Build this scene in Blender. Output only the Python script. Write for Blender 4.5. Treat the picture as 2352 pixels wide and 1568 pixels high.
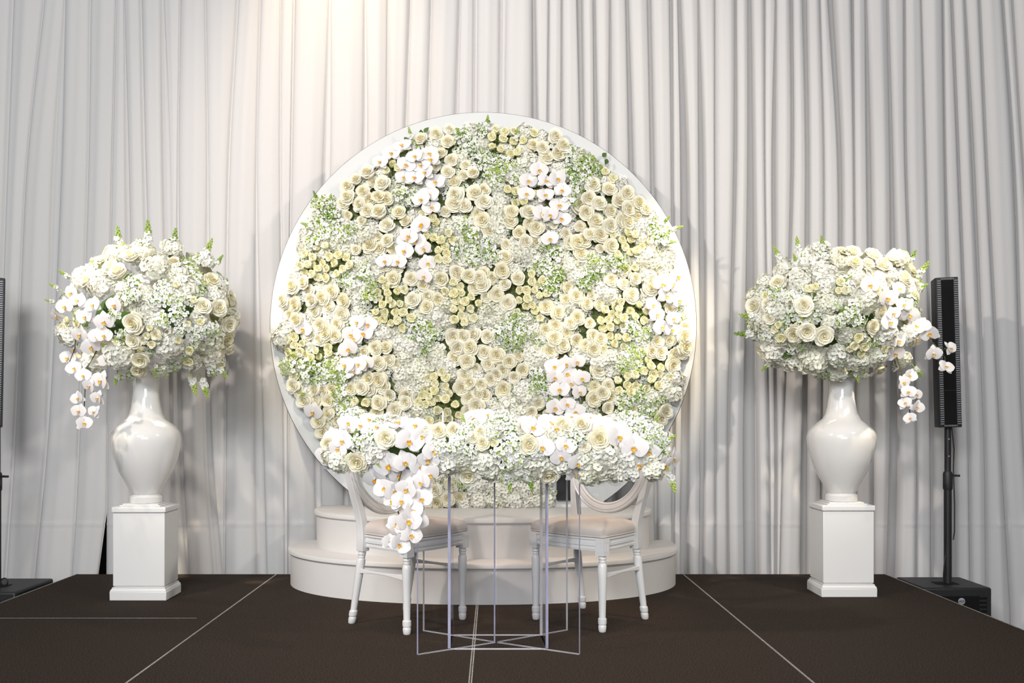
import bpy, math, random
from mathutils import Vector, Matrix, noise
random.seed(7)
PI = math.pi
C = bpy.context.scene.collection
for o in list(bpy.data.objects): bpy.data.objects.remove(o)

# ------------------------------------------------------------------ camera, world, lights, exposure
F = 2144.0; CX = 1135.0; CY = 957.0; H = 0.943          # pixels of a 2352x1568 frame, metres above the stage top
def P(px, py, Y):
    return Vector(((px-CX)*Y/F, Y, H-(py-CY)*Y/F))
cam = bpy.data.cameras.new('camera'); camo = bpy.data.objects.new('camera', cam); C.objects.link(camo)
cam.sensor_width = 36.0; cam.lens = 36.0*F/2352.0
cam.shift_x = (1176-CX)/2352.0; cam.shift_y = (CY-784)/2352.0
camo.location = (0, 0, H); camo.rotation_euler = (PI/2, 0, 0)
cam.clip_start = 0.05; cam.clip_end = 100
bpy.context.scene.camera = camo

w = bpy.data.worlds.new('world'); bpy.context.scene.world = w; w.use_nodes = True
bg = w.node_tree.nodes['Background']; bg.inputs[0].default_value = (0.93, 0.96, 1.0, 1); bg.inputs[1].default_value = 0.22

def aim(o, tgt):
    d = Vector(tgt)-o.location
    o.rotation_euler = d.to_track_quat('-Z', 'Y').to_euler()
def area(name, loc, tgt, sx, sy, power, col):
    l = bpy.data.lights.new(name, 'AREA'); l.shape = 'RECTANGLE'; l.size = sx; l.size_y = sy; l.energy = power; l.color = col
    o = bpy.data.objects.new(name, l); C.objects.link(o); o.location = loc; aim(o, tgt); return o
def spot(name, loc, tgt, power, angle, blend, col, rad=0.06):
    l = bpy.data.lights.new(name, 'SPOT'); l.energy = power; l.spot_size = math.radians(angle); l.spot_blend = blend
    l.color = col; l.shadow_soft_size = rad
    o = bpy.data.objects.new(name, l); C.objects.link(o); o.location = loc; aim(o, tgt); return o
WARM = (1.0, 0.86, 0.64); WARM2 = (1.0, 0.90, 0.78)
area('flash_bounce', (-1.6, -2.4, 3.7), (-0.4, 5.4, 1.4), 2.4, 1.6, 335, (0.95, 0.975, 1.0))
area('flash_umbrella', (0.3, -2.4, 1.9), (0.0, 5.0, 0.9), 2.6, 1.4, 125, (0.97, 0.985, 1.0))
spot('key_left', (-3.2, 1.6, 3.9), (1.1, 5.5, 1.5), 480, 74, 0.7, (1.0, 0.88, 0.80), 0.10)
spot('key_right', (3.4, 1.8, 3.7), (-0.5, 5.5, 1.2), 300, 70, 0.7, WARM2, 0.10)
spot('pin_disc_right', (1.9, 3.3, 4.5), P(1555, 640, 5.4), 1500, 15, 1.0, WARM)
spot('pin_disc_left', (-1.9, 3.3, 4.5), P(690, 690, 5.4), 650, 15, 1.0, WARM)
spot('pin_disc_middle', (1.0, 3.0, 4.6), P(1320, 715, 5.4), 620, 9, 1.0, WARM)
spot('pin_bouquet_left', (-2.6, 3.4, 4.6), P(220, 610, 4.7), 1500, 13, 1.0, WARM)
spot('pin_bouquet_right', (2.6, 3.5, 4.6), P(2045, 620, 4.8), 1500, 13, 1.0, WARM)
spot('pin_table', (0.3, 2.9, 4.8), (0.0, 4.0, 0.75), 35, 34, 1.0, (1.0, 0.80, 0.64))
spot('pin_chair_left', (-0.7, 4.9, 4.8), (-0.35, 4.45, 0.5), 210, 16, 1.0, (1.0, 0.70, 0.46))
spot('pin_chair_right', (0.8, 4.9, 4.8), (0.42, 4.5, 0.5), 260, 16, 1.0, (1.0, 0.70, 0.46))
spot('curtain_wash', (-0.95, 5.25, 4.45), (-0.98, 5.74, 3.40), 62, 66, 1.0, (1.0, 0.72, 0.42), 0.1)

sc = bpy.context.scene
sc.cycles.transparent_max_bounces = 48
sc.view_settings.view_transform = 'Standard'; sc.view_settings.look = 'None'
sc.view_settings.gamma = 1.0; sc.view_settings.exposure = 0.22; sc.view_settings.use_curve_mapping = False

# ------------------------------------------------------------------ materials
ALB = 0.80
def dim(c): return tuple(x*ALB for x in c)
def mat(name, col, rough=0.6, spec=0.4, metal=0.0, bump=None, var=None, coat=0.0):
    col = dim(col); var = (var[0], dim(var[1])) if var else None
    m = bpy.data.materials.new(name); m.use_nodes = True; nt = m.node_tree; b = nt.nodes['Principled BSDF']
    b.inputs['Base Color'].default_value = (*col, 1); b.inputs['Roughness'].default_value = rough
    b.inputs['Specular IOR Level'].default_value = spec; b.inputs['Metallic'].default_value = metal
    b.inputs['Coat Weight'].default_value = coat
    tc = nt.nodes.new('ShaderNodeTexCoord')
    if var:
        n = nt.nodes.new('ShaderNodeTexNoise'); n.inputs['Scale'].default_value = var[0]; n.inputs['Detail'].default_value = 4
        nt.links.new(tc.outputs['Object'], n.inputs['Vector'])
        r = nt.nodes.new('ShaderNodeValToRGB'); r.color_ramp.elements[0].position = 0.3; r.color_ramp.elements[1].position = 0.7
        r.color_ramp.elements[0].color = (*var[1], 1); r.color_ramp.elements[1].color = (*col, 1)
        nt.links.new(n.outputs['Fac'], r.inputs['Fac']); nt.links.new(r.outputs['Color'], b.inputs['Base Color'])
    if bump:
        n = nt.nodes.new('ShaderNodeTexNoise'); n.inputs['Scale'].default_value = bump[0]; n.inputs['Detail'].default_value = 3
        nt.links.new(tc.outputs['Object'], n.inputs['Vector'])
        bp = nt.nodes.new('ShaderNodeBump'); bp.inputs['Strength'].default_value = bump[1]; bp.inputs['Distance'].default_value = bump[2]
        nt.links.new(n.outputs['Fac'], bp.inputs['Height']); nt.links.new(bp.outputs['Normal'], b.inputs['Normal'])
    return m
def petal_mat(name, col, col2, trans=0.22, scale=9.0):
    """petal pigment: two tones mixed flower by flower, some light passing through"""
    col = tuple(x*0.88 for x in col); col2 = tuple(x*0.88 for x in col2)
    m = bpy.data.materials.new(name); m.use_nodes = True; nt = m.node_tree
    for n in list(nt.nodes): nt.nodes.remove(n)
    out = nt.nodes.new('ShaderNodeOutputMaterial'); mx = nt.nodes.new('ShaderNodeMixShader'); mx.inputs[0].default_value = trans
    b = nt.nodes.new('ShaderNodeBsdfPrincipled'); b.inputs['Roughness'].default_value = 0.6; b.inputs['Specular IOR Level'].default_value = 0.2
    t = nt.nodes.new('ShaderNodeBsdfTranslucent')
    oi = nt.nodes.new('ShaderNodeObjectInfo'); mc = nt.nodes.new('ShaderNodeMixRGB')
    mc.inputs[1].default_value = (*col, 1); mc.inputs[2].default_value = (*col2, 1)
    nt.links.new(oi.outputs['Random'], mc.inputs[0])
    nt.links.new(mc.outputs[0], b.inputs['Base Color']); nt.links.new(mc.outputs[0], t.inputs['Color'])
    nt.links.new(b.outputs[0], mx.inputs[1]); nt.links.new(t.outputs[0], mx.inputs[2]); nt.links.new(mx.outputs[0], out.inputs[0])
    return m
def cloth_mat(name, col):
    col = dim(col)
    m = bpy.data.materials.new(name); m.use_nodes = True; nt = m.node_tree; b = nt.nodes['Principled BSDF']
    out = nt.nodes['Material Output']
    b.inputs['Base Color'].default_value = (*col, 1); b.inputs['Roughness'].default_value = 0.95; b.inputs['Specular IOR Level'].default_value = 0.04
    t = nt.nodes.new('ShaderNodeBsdfTranslucent'); t.inputs['Color'].default_value = (*[c*0.9 for c in col], 1)
    mx = nt.nodes.new('ShaderNodeMixShader'); mx.inputs[0].default_value = 0.12
    nt.links.new(b.outputs[0], mx.inputs[1]); nt.links.new(t.outputs[0], mx.inputs[2]); nt.links.new(mx.outputs[0], out.inputs[0])
    tc = nt.nodes.new('ShaderNodeTexCoord'); mp = nt.nodes.new('ShaderNodeMapping'); mp.inputs['Scale'].default_value = (60, 60, 6)
    n = nt.nodes.new('ShaderNodeTexNoise'); n.inputs['Scale'].default_value = 4.0; n.inputs['Detail'].default_value = 4
    bp = nt.nodes.new('ShaderNodeBump'); bp.inputs['Strength'].default_value = 0.12; bp.inputs['Distance'].default_value = 0.004
    nt.links.new(tc.outputs['Object'], mp.inputs[0]); nt.links.new(mp.outputs[0], n.inputs['Vector'])
    nt.links.new(n.outputs['Fac'], bp.inputs['Height']); nt.links.new(bp.outputs[0], b.inputs['Normal'])
    return m
def clear_mat(name, tint, gloss_edge=0.35, base=0.012):
    """thin clear acrylic face: see-through, mirror-like towards grazing angles"""
    m = bpy.data.materials.new(name); m.use_nodes = True; nt = m.node_tree
    for n in list(nt.nodes): nt.nodes.remove(n)
    out = nt.nodes.new('ShaderNodeOutputMaterial'); mx = nt.nodes.new('ShaderNodeMixShader')
    t = nt.nodes.new('ShaderNodeBsdfTransparent'); t.inputs[0].default_value = (*tint, 1)
    g = nt.nodes.new('ShaderNodeBsdfGlossy'); g.inputs['Roughness'].default_value = 0.03
    lw = nt.nodes.new('ShaderNodeLayerWeight'); pw = nt.nodes.new('ShaderNodeMath'); pw.operation = 'POWER'; pw.inputs[1].default_value = 4.0
    ml = nt.nodes.new('ShaderNodeMath'); ml.operation = 'MULTIPLY_ADD'; ml.inputs[1].default_value = gloss_edge; ml.inputs[2].default_value = base
    lw.inputs[0].default_value = 0.5; nt.links.new(lw.outputs['Facing'], pw.inputs[0]); nt.links.new(pw.outputs[0], ml.inputs[0]); nt.links.new(ml.outputs[0], mx.inputs[0]); nt.links.new(t.outputs[0], mx.inputs[1]); nt.links.new(g.outputs[0], mx.inputs[2])
    nt.links.new(mx.outputs[0], out.inputs[0]); return m

M = {}
M['curtain'] = cloth_mat('drape_cloth', (0.82, 0.80, 0.785))
M['carpet'] = mat('carpet', (0.100, 0.073, 0.055), 0.95, 0.1, bump=(400, 0.9, 0.005), var=(190, (0.006, 0.0045, 0.0035)))
M['alu'] = mat('edge_metal', (0.62, 0.58, 0.54), 0.4, 0.5, 0.6, var=(40, (0.36, 0.33, 0.30)))
M['black'] = mat('black_skirt', (0.012, 0.011, 0.011), 0.9, 0.2, var=(30, (0.008, 0.008, 0.008)))
M['floor'] = mat('hall_floor', (0.10, 0.075, 0.06), 0.9, 0.2, var=(8, (0.06, 0.045, 0.04)))
M['wall'] = mat('dark_wall', (0.035, 0.032, 0.03), 0.9, 0.2, var=(3, (0.025, 0.024, 0.022)))
M['white_wood'] = mat('painted_wood', (0.80, 0.775, 0.745), 0.42, 0.4, bump=(60, 0.08, 0.002), var=(6, (0.775, 0.75, 0.72)))
M['disc'] = mat('white_board', (0.68, 0.69, 0.685), 0.5, 0.3, var=(3, (0.66, 0.67, 0.665)))
M['disc_edge'] = mat('board_edge', (0.12, 0.10, 0.085), 0.6, 0.3, var=(20, (0.09, 0.075, 0.065)))
M['gloss'] = mat('gloss_white', (0.83, 0.815, 0.79), 0.12, 0.5, coat=0.4, var=(4, (0.81, 0.795, 0.77)))
M['plinth'] = mat('plinth_white', (0.84, 0.83, 0.81), 0.3, 0.45, bump=(30, 0.06, 0.002), var=(5, (0.82, 0.81, 0.79)))
M['chair'] = mat('chair_lacquer', (0.80, 0.79, 0.78), 0.28, 0.45, var=(12, (0.77, 0.76, 0.75)))
M['fabric'] = mat('seat_fabric', (0.66, 0.60, 0.56), 0.85, 0.2, bump=(400, 0.3, 0.001), var=(14, (0.60, 0.54, 0.50)))
M['acrylic'] = clear_mat('clear_acrylic', (0.99, 0.99, 0.993))
M['acrylic_edge'] = mat('acrylic_edge', (0.50, 0.50, 0.66), 0.15, 0.6, var=(9, (0.38, 0.38, 0.52)))
M['acrylic_base'] = mat('acrylic_bottom_edge', (0.72, 0.70, 0.72), 0.2, 0.6, var=(9, (0.55, 0.53, 0.56)))
M['mirror'] = clear_mat('clear_back_panel', (0.95, 0.96, 0.965), 0.4, 0.05)
M['glass'] = clear_mat('drinking_glass', (0.96, 0.965, 0.96), 0.9, 0.05)
M['spk'] = mat('speaker_black', (0.022, 0.021, 0.022), 0.5, 0.4, bump=(500, 0.2, 0.001), var=(90, (0.016, 0.016, 0.017)))
M['grille'] = mat('grille_black', (0.006, 0.006, 0.007), 0.8, 0.2, bump=(900, 0.5, 0.001), var=(300, (0.003, 0.003, 0.003)))
M['fin'] = mat('vent_fin', (0.30, 0.31, 0.33), 0.4, 0.5, 0.2, var=(50, (0.2, 0.2, 0.22)))
M['badge'] = mat('badge_silver', (0.72, 0.72, 0.74), 0.3, 0.5, 0.6, var=(80, (0.6, 0.6, 0.62)))
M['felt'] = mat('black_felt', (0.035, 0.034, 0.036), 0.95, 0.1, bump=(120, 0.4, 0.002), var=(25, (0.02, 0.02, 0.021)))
M['foam'] = mat('moss_base', (0.22, 0.26, 0.10), 0.95, 0.1, bump=(90, 1.0, 0.01), var=(45, (0.06, 0.08, 0.03)))
M['rose'] = petal_mat('rose_petal', (0.95, 0.905, 0.70), (0.96, 0.93, 0.79), 0.14)
M['rose_in'] = petal_mat('rose_heart', (0.88, 0.79, 0.46), (0.90, 0.83, 0.56), 0.2)
M['spray'] = petal_mat('spray_petal', (0.92, 0.88, 0.55), (0.95, 0.92, 0.68), 0.14)
M['spray_in'] = petal_mat('spray_heart', (0.80, 0.70, 0.36), (0.84, 0.76, 0.46), 0.25)
M['orchid'] = petal_mat('orchid_petal', (0.90, 0.865, 0.85), (0.90, 0.88, 0.88), 0.2)
M['lip'] = petal_mat('orchid_lip', (0.85, 0.50, 0.03), (0.85, 0.42, 0.03), 0.15)
M['hyd'] = petal_mat('hydrangea_petal', (0.90, 0.895, 0.75), (0.93, 0.92, 0.85), 0.15)
M['hyd_in'] = petal_mat('hydrangea_eye', (0.45, 0.48, 0.20), (0.55, 0.56, 0.30), 0.1)
M['stock'] = petal_mat('stock_petal', (0.94, 0.94, 0.89), (0.95, 0.95, 0.92), 0.2)
M['bud'] = petal_mat('green_bud', (0.20, 0.36, 0.05), (0.50, 0.64, 0.13), 0.15)
M['leaf'] = petal_mat('leaf_green', (0.05, 0.11, 0.03), (0.11, 0.19, 0.05), 0.2)
M['stem'] = mat('stem_green', (0.16, 0.24, 0.06), 0.5, 0.3, var=(30, (0.10, 0.14, 0.05)))
M['stem_dark'] = mat('stem_dark', (0.08, 0.09, 0.035), 0.5, 0.3, var=(30, (0.05, 0.05, 0.02)))

# ------------------------------------------------------------------ helpers
class MB:
    def __init__(s): s.v = []; s.f = []; s.m = []
    def add(s, vs, fs, m=0):
        k = len(s.v); s.v += [tuple(v) for v in vs]; s.f += [tuple(i+k for i in f) for f in fs]
        s.m += m if isinstance(m, list) else [m]*len(fs); return s
    def merge(s, o, mx=None, m=None):
        vs = [mx @ Vector(v) for v in o.v] if mx else o.v
        return s.add(vs, o.f, list(o.m) if m is None else m)
    def box(s, a, b, m=0, ms=None):
        x0, y0, z0 = a; x1, y1, z1 = b
        vs = [(x0,y0,z0),(x1,y0,z0),(x1,y1,z0),(x0,y1,z0),(x0,y0,z1),(x1,y0,z1),(x1,y1,z1),(x0,y1,z1)]
        fs = [(0,3,2,1),(4,5,6,7),(0,1,5,4),(1,2,6,5),(2,3,7,6),(3,0,4,7)]   # bottom top front right back left
        return s.add(vs, fs, ms or m)
    def grid(s, rows, m=0, closed=False):
        n = len(rows[0]); vs = [p for r in rows for p in r]; fs = []
        for j in range(len(rows)-1):
            for i in range(n if closed else n-1):
                a = j*n+i; b = j*n+(i+1) % n
                fs.append((a, b, b+n, a+n))
        return s.add(vs, fs, m)
    def lathe(s, prof, n=24, m=0, c=(0,0,0), cap=True, ph=0.0):
        rows = [[(c[0]+r*math.cos(ph+2*PI*i/n), c[1]+r*math.sin(ph+2*PI*i/n), c[2]+z) for i in range(n)] for r, z in prof]
        k = len(s.v); s.grid(rows, m, True)
        if cap:
            s.f.append(tuple(k+i for i in reversed(range(n)))); s.m.append(m)
            e = k+(len(rows)-1)*n; s.f.append(tuple(e+i for i in range(n))); s.m.append(m)
        return s
    def tube(s, pts, r, n=8, m=0, closed=False):
        pts = [Vector(p) for p in pts]; L = len(pts); rows = []
        up = Vector((0,0,1))
        for i, p in enumerate(pts):
            t = (pts[(i+1) % L]-pts[i-1]) if closed else (pts[min(i+1, L-1)]-pts[max(i-1, 0)])
            t.normalize()
            u = up if abs(t.dot(up)) < 0.95 else Vector((1,0,0))
            x = t.cross(u).normalized(); y = x.cross(t).normalized()
            rr = r[i] if isinstance(r, (list, tuple)) else r
            rows.append([p+x*rr*math.cos(2*PI*k/n)+y*rr*math.sin(2*PI*k/n) for k in range(n)])
        if closed: rows.append(rows[0])
        k = len(s.v); s.grid(rows, m, True)
        if not closed:
            s.f.append(tuple(k+i for i in range(n))); s.m.append(m)
            e = k+(len(rows)-1)*n; s.f.append(tuple(e+i for i in reversed(range(n)))); s.m.append(m)
        return s
    def ball(s, c, rx, ry, rz, m=0, nu=6, nv=4):
        rows = [[(c[0]+rx*math.sin(PI*j/nv)*math.cos(2*PI*i/nu), c[1]+ry*math.sin(PI*j/nv)*math.sin(2*PI*i/nu), c[2]-rz*math.cos(PI*j/nv)) for i in range(nu)] for j in range(nv+1)]
        return s.grid(rows, m, True)
    def mesh(s, name, mats, smooth=True):
        me = bpy.data.meshes.new(name); me.from_pydata(s.v, [], s.f)
        for mm in mats: me.materials.append(mm)
        me.polygons.foreach_set('material_index', s.m)
        me.polygons.foreach_set('use_smooth', [smooth]*len(s.f)); me.update(); return me
    def build(s, name, mats, parent=None, smooth=False, bevel=0, seg=2):
        if not isinstance(mats, (list, tuple)): mats = [mats]
        me = s.mesh(name, mats, True); me.set_sharp_from_angle(angle=1.2 if smooth else 0.55)
        o = bpy.data.objects.new(name, me); C.objects.link(o)
        if parent is not None: o.parent = parent
        if bevel:
            b = o.modifiers.new('bevel', 'BEVEL'); b.width = bevel; b.segments = seg; b.limit_method = 'ANGLE'; b.angle_limit = 0.6
        return o
def empty(name, loc, label=None, cat=None, group=None, rz=0):
    o = bpy.data.objects.new(name, None); C.objects.link(o); o.location = loc; o.rotation_euler = (0, 0, rz)
    if label: tag(o, label, cat, group)
    return o
def tag(o, label, cat, group=None):
    o['label'] = label; o['category'] = cat
    if group: o['group'] = group
    return o
def inst(name, me, parent, mx, base=None):
    """an object of its own on shared mesh data; mx is its place in the world, base the parent's place"""
    o = bpy.data.objects.new(name, me); C.objects.link(o); o.parent = parent
    o.matrix_local = (Matrix.Translation(-Vector(base)) @ mx) if base is not None else mx
    return o
def frame(p, n, up=(0,0,1), roll=0.0, s=1.0):
    z = Vector(n).normalized(); u = Vector(up)
    if abs(z.dot(u)) > 0.97: u = Vector((0, 1, 0.2))
    x = u.cross(z).normalized(); y = z.cross(x).normalized()
    m = Matrix((x, y, z)).transposed().to_4x4()
    return Matrix.Translation(p) @ m @ Matrix.Rotation(roll, 4, 'Z') @ Matrix.Scale(s, 4)

# ------------------------------------------------------------------ the setting
FZ = -0.45
f = MB().box((-7, -2, FZ-0.1), (7, 6.6, FZ)).build('floor', M['floor']); f['kind'] = 'structure'
wb = MB().box((-7, 6.4, FZ), (7, 6.6, 5.2)).build('wall_back', M['wall']); wb['kind'] = 'structure'

# stage: eight carpeted decks with metal edge strips between them
stage = empty('stage', (-0.08, 4.37, FZ), 'low stage of dark brown carpeted deck panels with thin pale metal seams', 'stage')
def ch(mb, name, mats, root, **k):
    o = mb.build(name, mats, None, **k); o.parent = root
    o.location = -Vector(root.location); return o
XS = [-2.505, -1.304, -0.085, 1.133, 2.345]; YS = [3.05, 4.374, 5.60]
for j in range(2):
    for i in range(4):
        g = 0.0055
        ch(MB().box((XS[i]+g, YS[j]+0.002, -0.03), (XS[i+1]-g, YS[j+1]-0.002, 0.0)), 'carpet_panel', M['carpet'], stage)
ch(MB().box((XS[0]+0.01, YS[0]+0.01, FZ), (XS[4]-0.01, YS[2]-0.01, -0.031)), 'stage_frame', M['black'], stage)
for i in (1, 3):
    ch(MB().box((XS[i]-0.0040, YS[0], -0.03), (XS[i]+0.0040, YS[2], 0.0012)), 'edge_strip', M['alu'], stage)
for d in (-0.0042, 0.0042):
    ch(MB().box((XS[2]+d-0.0026, YS[0], -0.03), (XS[2]+d+0.0026, YS[2], 0.0012)), 'edge_strip', M['alu'], stage)
ch(MB().box((XS[0]+0.006, YS[1]-0.0022, -0.03), (XS[1]-0.09, YS[1]+0.0022, 0.001)), 'edge_strip', M['alu'], stage)
for x, s in ((XS[0], -1), (XS[4], 1)):
    ch(MB().box((min(x, x-s*0.006), YS[0], -0.05), (max(x, x-s*0.006), YS[2], 0.0015)), 'edge_strip', M['alu'], stage)

# ------------------------------------------------------------------ drapes
YK = [0, 400, 1000, 1318]
CR = [  # crease centre and width in pixels at the four heights of YK
 (-170,5,-190,6,-220,7,-235,8), (-120,5,-140,6,-165,7,-180,8), (-80,5,-95,6,-115,7,-130,8), (-35,5,-48,6,-66,7,-80,8),
 (27,8,12,8,-10,8,-25,8), (100,4,58,4,32,6,12,6), (148,4,128,22,106,8,76,8), (206,5,200,5,180,5,165,5), (266,4,256,4,246,3,243,5),
 (284,2,291,10,300,12,310,12), (322,6,331,8,350,10,362,10), (372,8,382,20,392,10,400,8), (413,3,408,4,411,14,431,5), (471,3,476,5,476,18,500,24),
 (545,6,524,6,517,4,514,4), (597,5,588,4,594,20,600,24), (645,4,643,4,654,8,656,6), (675,6,668,5,661,3,660,3), (757,5,749,18,729,14,735,16),
 (838,5,836,12,800,12,790,12), (890,3,887,4,878,5,870,5), (942,5,929,6,925,6,920,6), (990,5,980,6,978,6,975,6), (1056,5,1046,8,1045,8,1045,8),
 (1092,10,1090,10,1090,10,1090,10), (1155,15,1151,12,1150,12,1150,12), (1226,9,1230,16,1236,12,1240,12), (1261,3,1258,5,1262,5,1265,5), (1291,4,1290,5,1290,5,1290,5),
 (1332,14,1338,10,1340,10,1342,10), (1365,6,1370,10,1374,10,1376,10), (1402,4,1402,8,1410,8,1415,8), (1441,8,1451,12,1460,12,1462,12), (1492,10,1500,11,1506,8,1508,8),
 (1542,8,1545,6,1548,6,1546,6), (1561,10,1573,20,1573,20,1572,20), (1605,3,1612,15,1614,11,1612,11), (1642,2,1642,3,1644,3,1644,3), (1690,4,1689,8,1673,4,1674,4),
 (1723,10,1726,18,1726,34,1728,34), (1757,3,1757,3,1767,3,1770,3), (1783,4,1778,12,1783,8,1782,8), (1819,8,1820,8,1800,4,1792,4), (1850,14,1856,12,1850,16,1848,20), (1884,3,1893,4,1888,5,1886,5),
 (1910,18,1931,13,1925,10,1920,10), (1958,5,1962,4,1965,4,1965,5), (1990,6,1998,16,2004,10,2004,10), (2040,5,2050,11,2057,24,2051,28), (2078,4,2082,7,2106,3,2106,3),
 (2116,3,2127,4,2140,8,2142,8), (2165,3,2171,4,2188,14,2192,10), (2187,8,2203,7,2225,6,2230,6), (2217,4,2238,10,2262,5,2266,5), (2250,4,2268,6,2300,6,2318,6),
 (2303,5,2330,5,2352,6,2380,6), (2326,6,2352,6,2400,6,2440,6), (2370,5,2400,5,2450,6,2490,6), (2420,5,2450,5,2500,6,2540,6), (2470,5,2500,6,2550,6,2590,6), (2530,5,2560,6,2610,6,2650,6)]
YD = 5.745
def cr(i, y):
    c = CR[i]
    if y <= 0: k = 0
    elif y >= 1318: k = 2
    else: k = 0 if y < 400 else (1 if y < 1000 else 2)
    t = (y-YK[k])/(YK[k+1]-YK[k]); t = max(-0.5, min(1.35, t))
    if 0 < y < 1318:      # a smooth sweep through the four measured points
        def sl(q):
            a, b = max(0, q-1), min(3, q+1); return [(c[2*b+e]-c[2*a+e])/(YK[b]-YK[a]) for e in (0, 1)]
        m0, m1 = sl(k), sl(k+1); L = YK[k+1]-YK[k]; h1 = 2*t**3-3*t**2+1; h2 = t**3-2*t**2+t; h3 = -2*t**3+3*t**2; h4 = t**3-t**2
        x, ww = [h1*c[2*k+e]+h2*L*m0[e]+h3*c[2*k+2+e]+h4*L*m1[e] for e in (0, 1)]
        return x, max(2.0, ww)
    return c[2*k]+(c[2*k+2]-c[2*k])*t, max(2.0, c[2*k+1]+(c[2*k+3]-c[2*k+1])*t)
rowsY = [-260, -180, -100] + list(range(-40, 1190, 55)) + [1190, 1198, 1203, 1208, 1214, 1222, 1260, 1300, 1340, 1400, 1466]
PXM = YD/F
rnd = [(random.uniform(0.75, 1.25), random.uniform(0, 6.28), random.uniform(-0.22, 0.22)) for _ in CR]
def drape(a, b, label, gapR=False):
    rows = []
    for y in rowsY:
        row = []
        def pt(px, d): row.append(((px-CX)*PXM, YD+d+hem, H-(y-CY)*PXM))
        hem = -0.0035 if y in (1203,) else (0.001 if y in (1198, 1208) else 0.0)
        for i in range(a, b):
            c0, w0 = cr(i, y); c1, w1 = cr(i+1, y)
            kk = 1.7 if i >= 26 else 1.0; k1 = 1.7 if i+1 >= 26 else 1.0
            D0 = min(0.15, 0.006+(0.55+0.85*kk*(kk > 1))*w0*PXM)
            pt(c0 - (0.4 if i == a else 0), D0)
            pt(c0+w0*0.36, D0*0.92); pt(c0+w0*0.5, D0*0.25)
            l = c0+w0*0.5; r = c1-w1*0.5; W = max(1.0, r-l); A = min(0.042, 0.24*W*PXM)*rnd[i][0]*(0.55 if i < 17 else (0.8 if i < 26 else 1.3))
            n = 10
            for k in range(n):
                s = (k+0.6)/(n+0.2); sk = s+rnd[i][2]*s*(1-s)
                d = -A*math.sin(PI*sk)**(0.85 if i < 20 else 0.65)
                d += min(0.0042, W*PXM*0.032)*math.sin(6.28*(0.8+W/60.0)*s+rnd[i][1]+0.0012*y)*math.sin(PI*s)
                pt(l+W*s, d)
            D1 = min(0.15, 0.006+(0.55+0.85*k1*(k1 > 1))*w1*PXM)
            pt(c1-w1*0.5, D1*0.25); pt(c1-w1*0.36, D1*0.92)
        c1, w1 = cr(b, y); pt(c1+0.4, D1-0.001)
        if gapR and y > 1170:
            g = (y-1170)/148*19
            n = len(row)
            for k in range(n):
                t = max(0.0, (k-(n-16))/15.0)
                row[k] = (row[k][0]-g*t*PXM, row[k][1], row[k][2])
        rows.append(row)
    me = MB().grid(rows)
    o = me.build('drape_panel', M['curtain'], None, smooth=True)
    tag(o, label, 'curtain', 'white drapes hung behind the stage'); return o
drape(0, 8, 'white pleated drape hanging by the column speaker cut off at the picture\'s edge', gapR=True)
drape(8, 17, 'white pleated drape behind the left urn, between the slit and the flower disc')
drape(17, 26, 'white drape above the flower disc with warm lamp glow at its top')
drape(26, 38, 'greyer drape with narrow deep folds beside the right rim of the flower disc')
drape(38, 48, 'white drape with a hot streak of light hanging behind the right urn')
drape(48, len(CR)-1, 'pinkish white drape behind the black speaker stand at far right')

# ------------------------------------------------------------------ curved steps
def sup(a, b, n, k):
    out = []
    for i in range(k+1):
        t = PI*i/k; c, s = math.cos(t), math.sin(t)
        out.append((-math.copysign(abs(c)**(2/n), c)*a, -abs(s)**(2/n)*b))
    return out
def step(cx, cy, a, b, z0, z1, yb, label):
    r = empty('curved_step', (cx, cy, z0), label, 'step', 'white curved steps under the flower disc')
    def solid(a, b, z0, z1, bev):
        pr = sup(a, b, 2.15, 56); pr = [(-a, yb-cy)]+pr+[(a, yb-cy)]
        lv = [(0, z0), (0, z1)] if not bev else [(-0.006, z0), (0, z0+0.006), (0, z1-0.008), (-0.003, z1-0.003), (-0.010, z1)]
        m = MB(); n = len(pr); rows = []
        for d, z in lv:
            rows.append([(x*(1+d/a), y*(1+d/b) if y < 0 else y, z) for x, y in pr])
        m.grid(rows, 0, True); m.f.append(tuple(range((len(lv)-1)*n, len(lv)*n))); m.m.append(0)
        m.f.append(tuple(reversed(range(n)))); m.m.append(0); return m
    o = solid(a-0.014, b-0.014, 0, z1-z0-0.030, False).build('riser', M['white_wood'], r, smooth=False)
    o = solid(a, b, z1-z0-0.030, z1-z0, True).build('tread', M['white_wood'], r)
step(-0.063, 5.42, 1.118, 0.75, 0.0, 0.207, 5.58, 'lower and wider white half-round step standing on the carpet')
step(-0.064, 5.42, 0.972, 0.575, 0.207, 0.416, 5.575, 'upper white half-round step directly under the flower disc')

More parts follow.
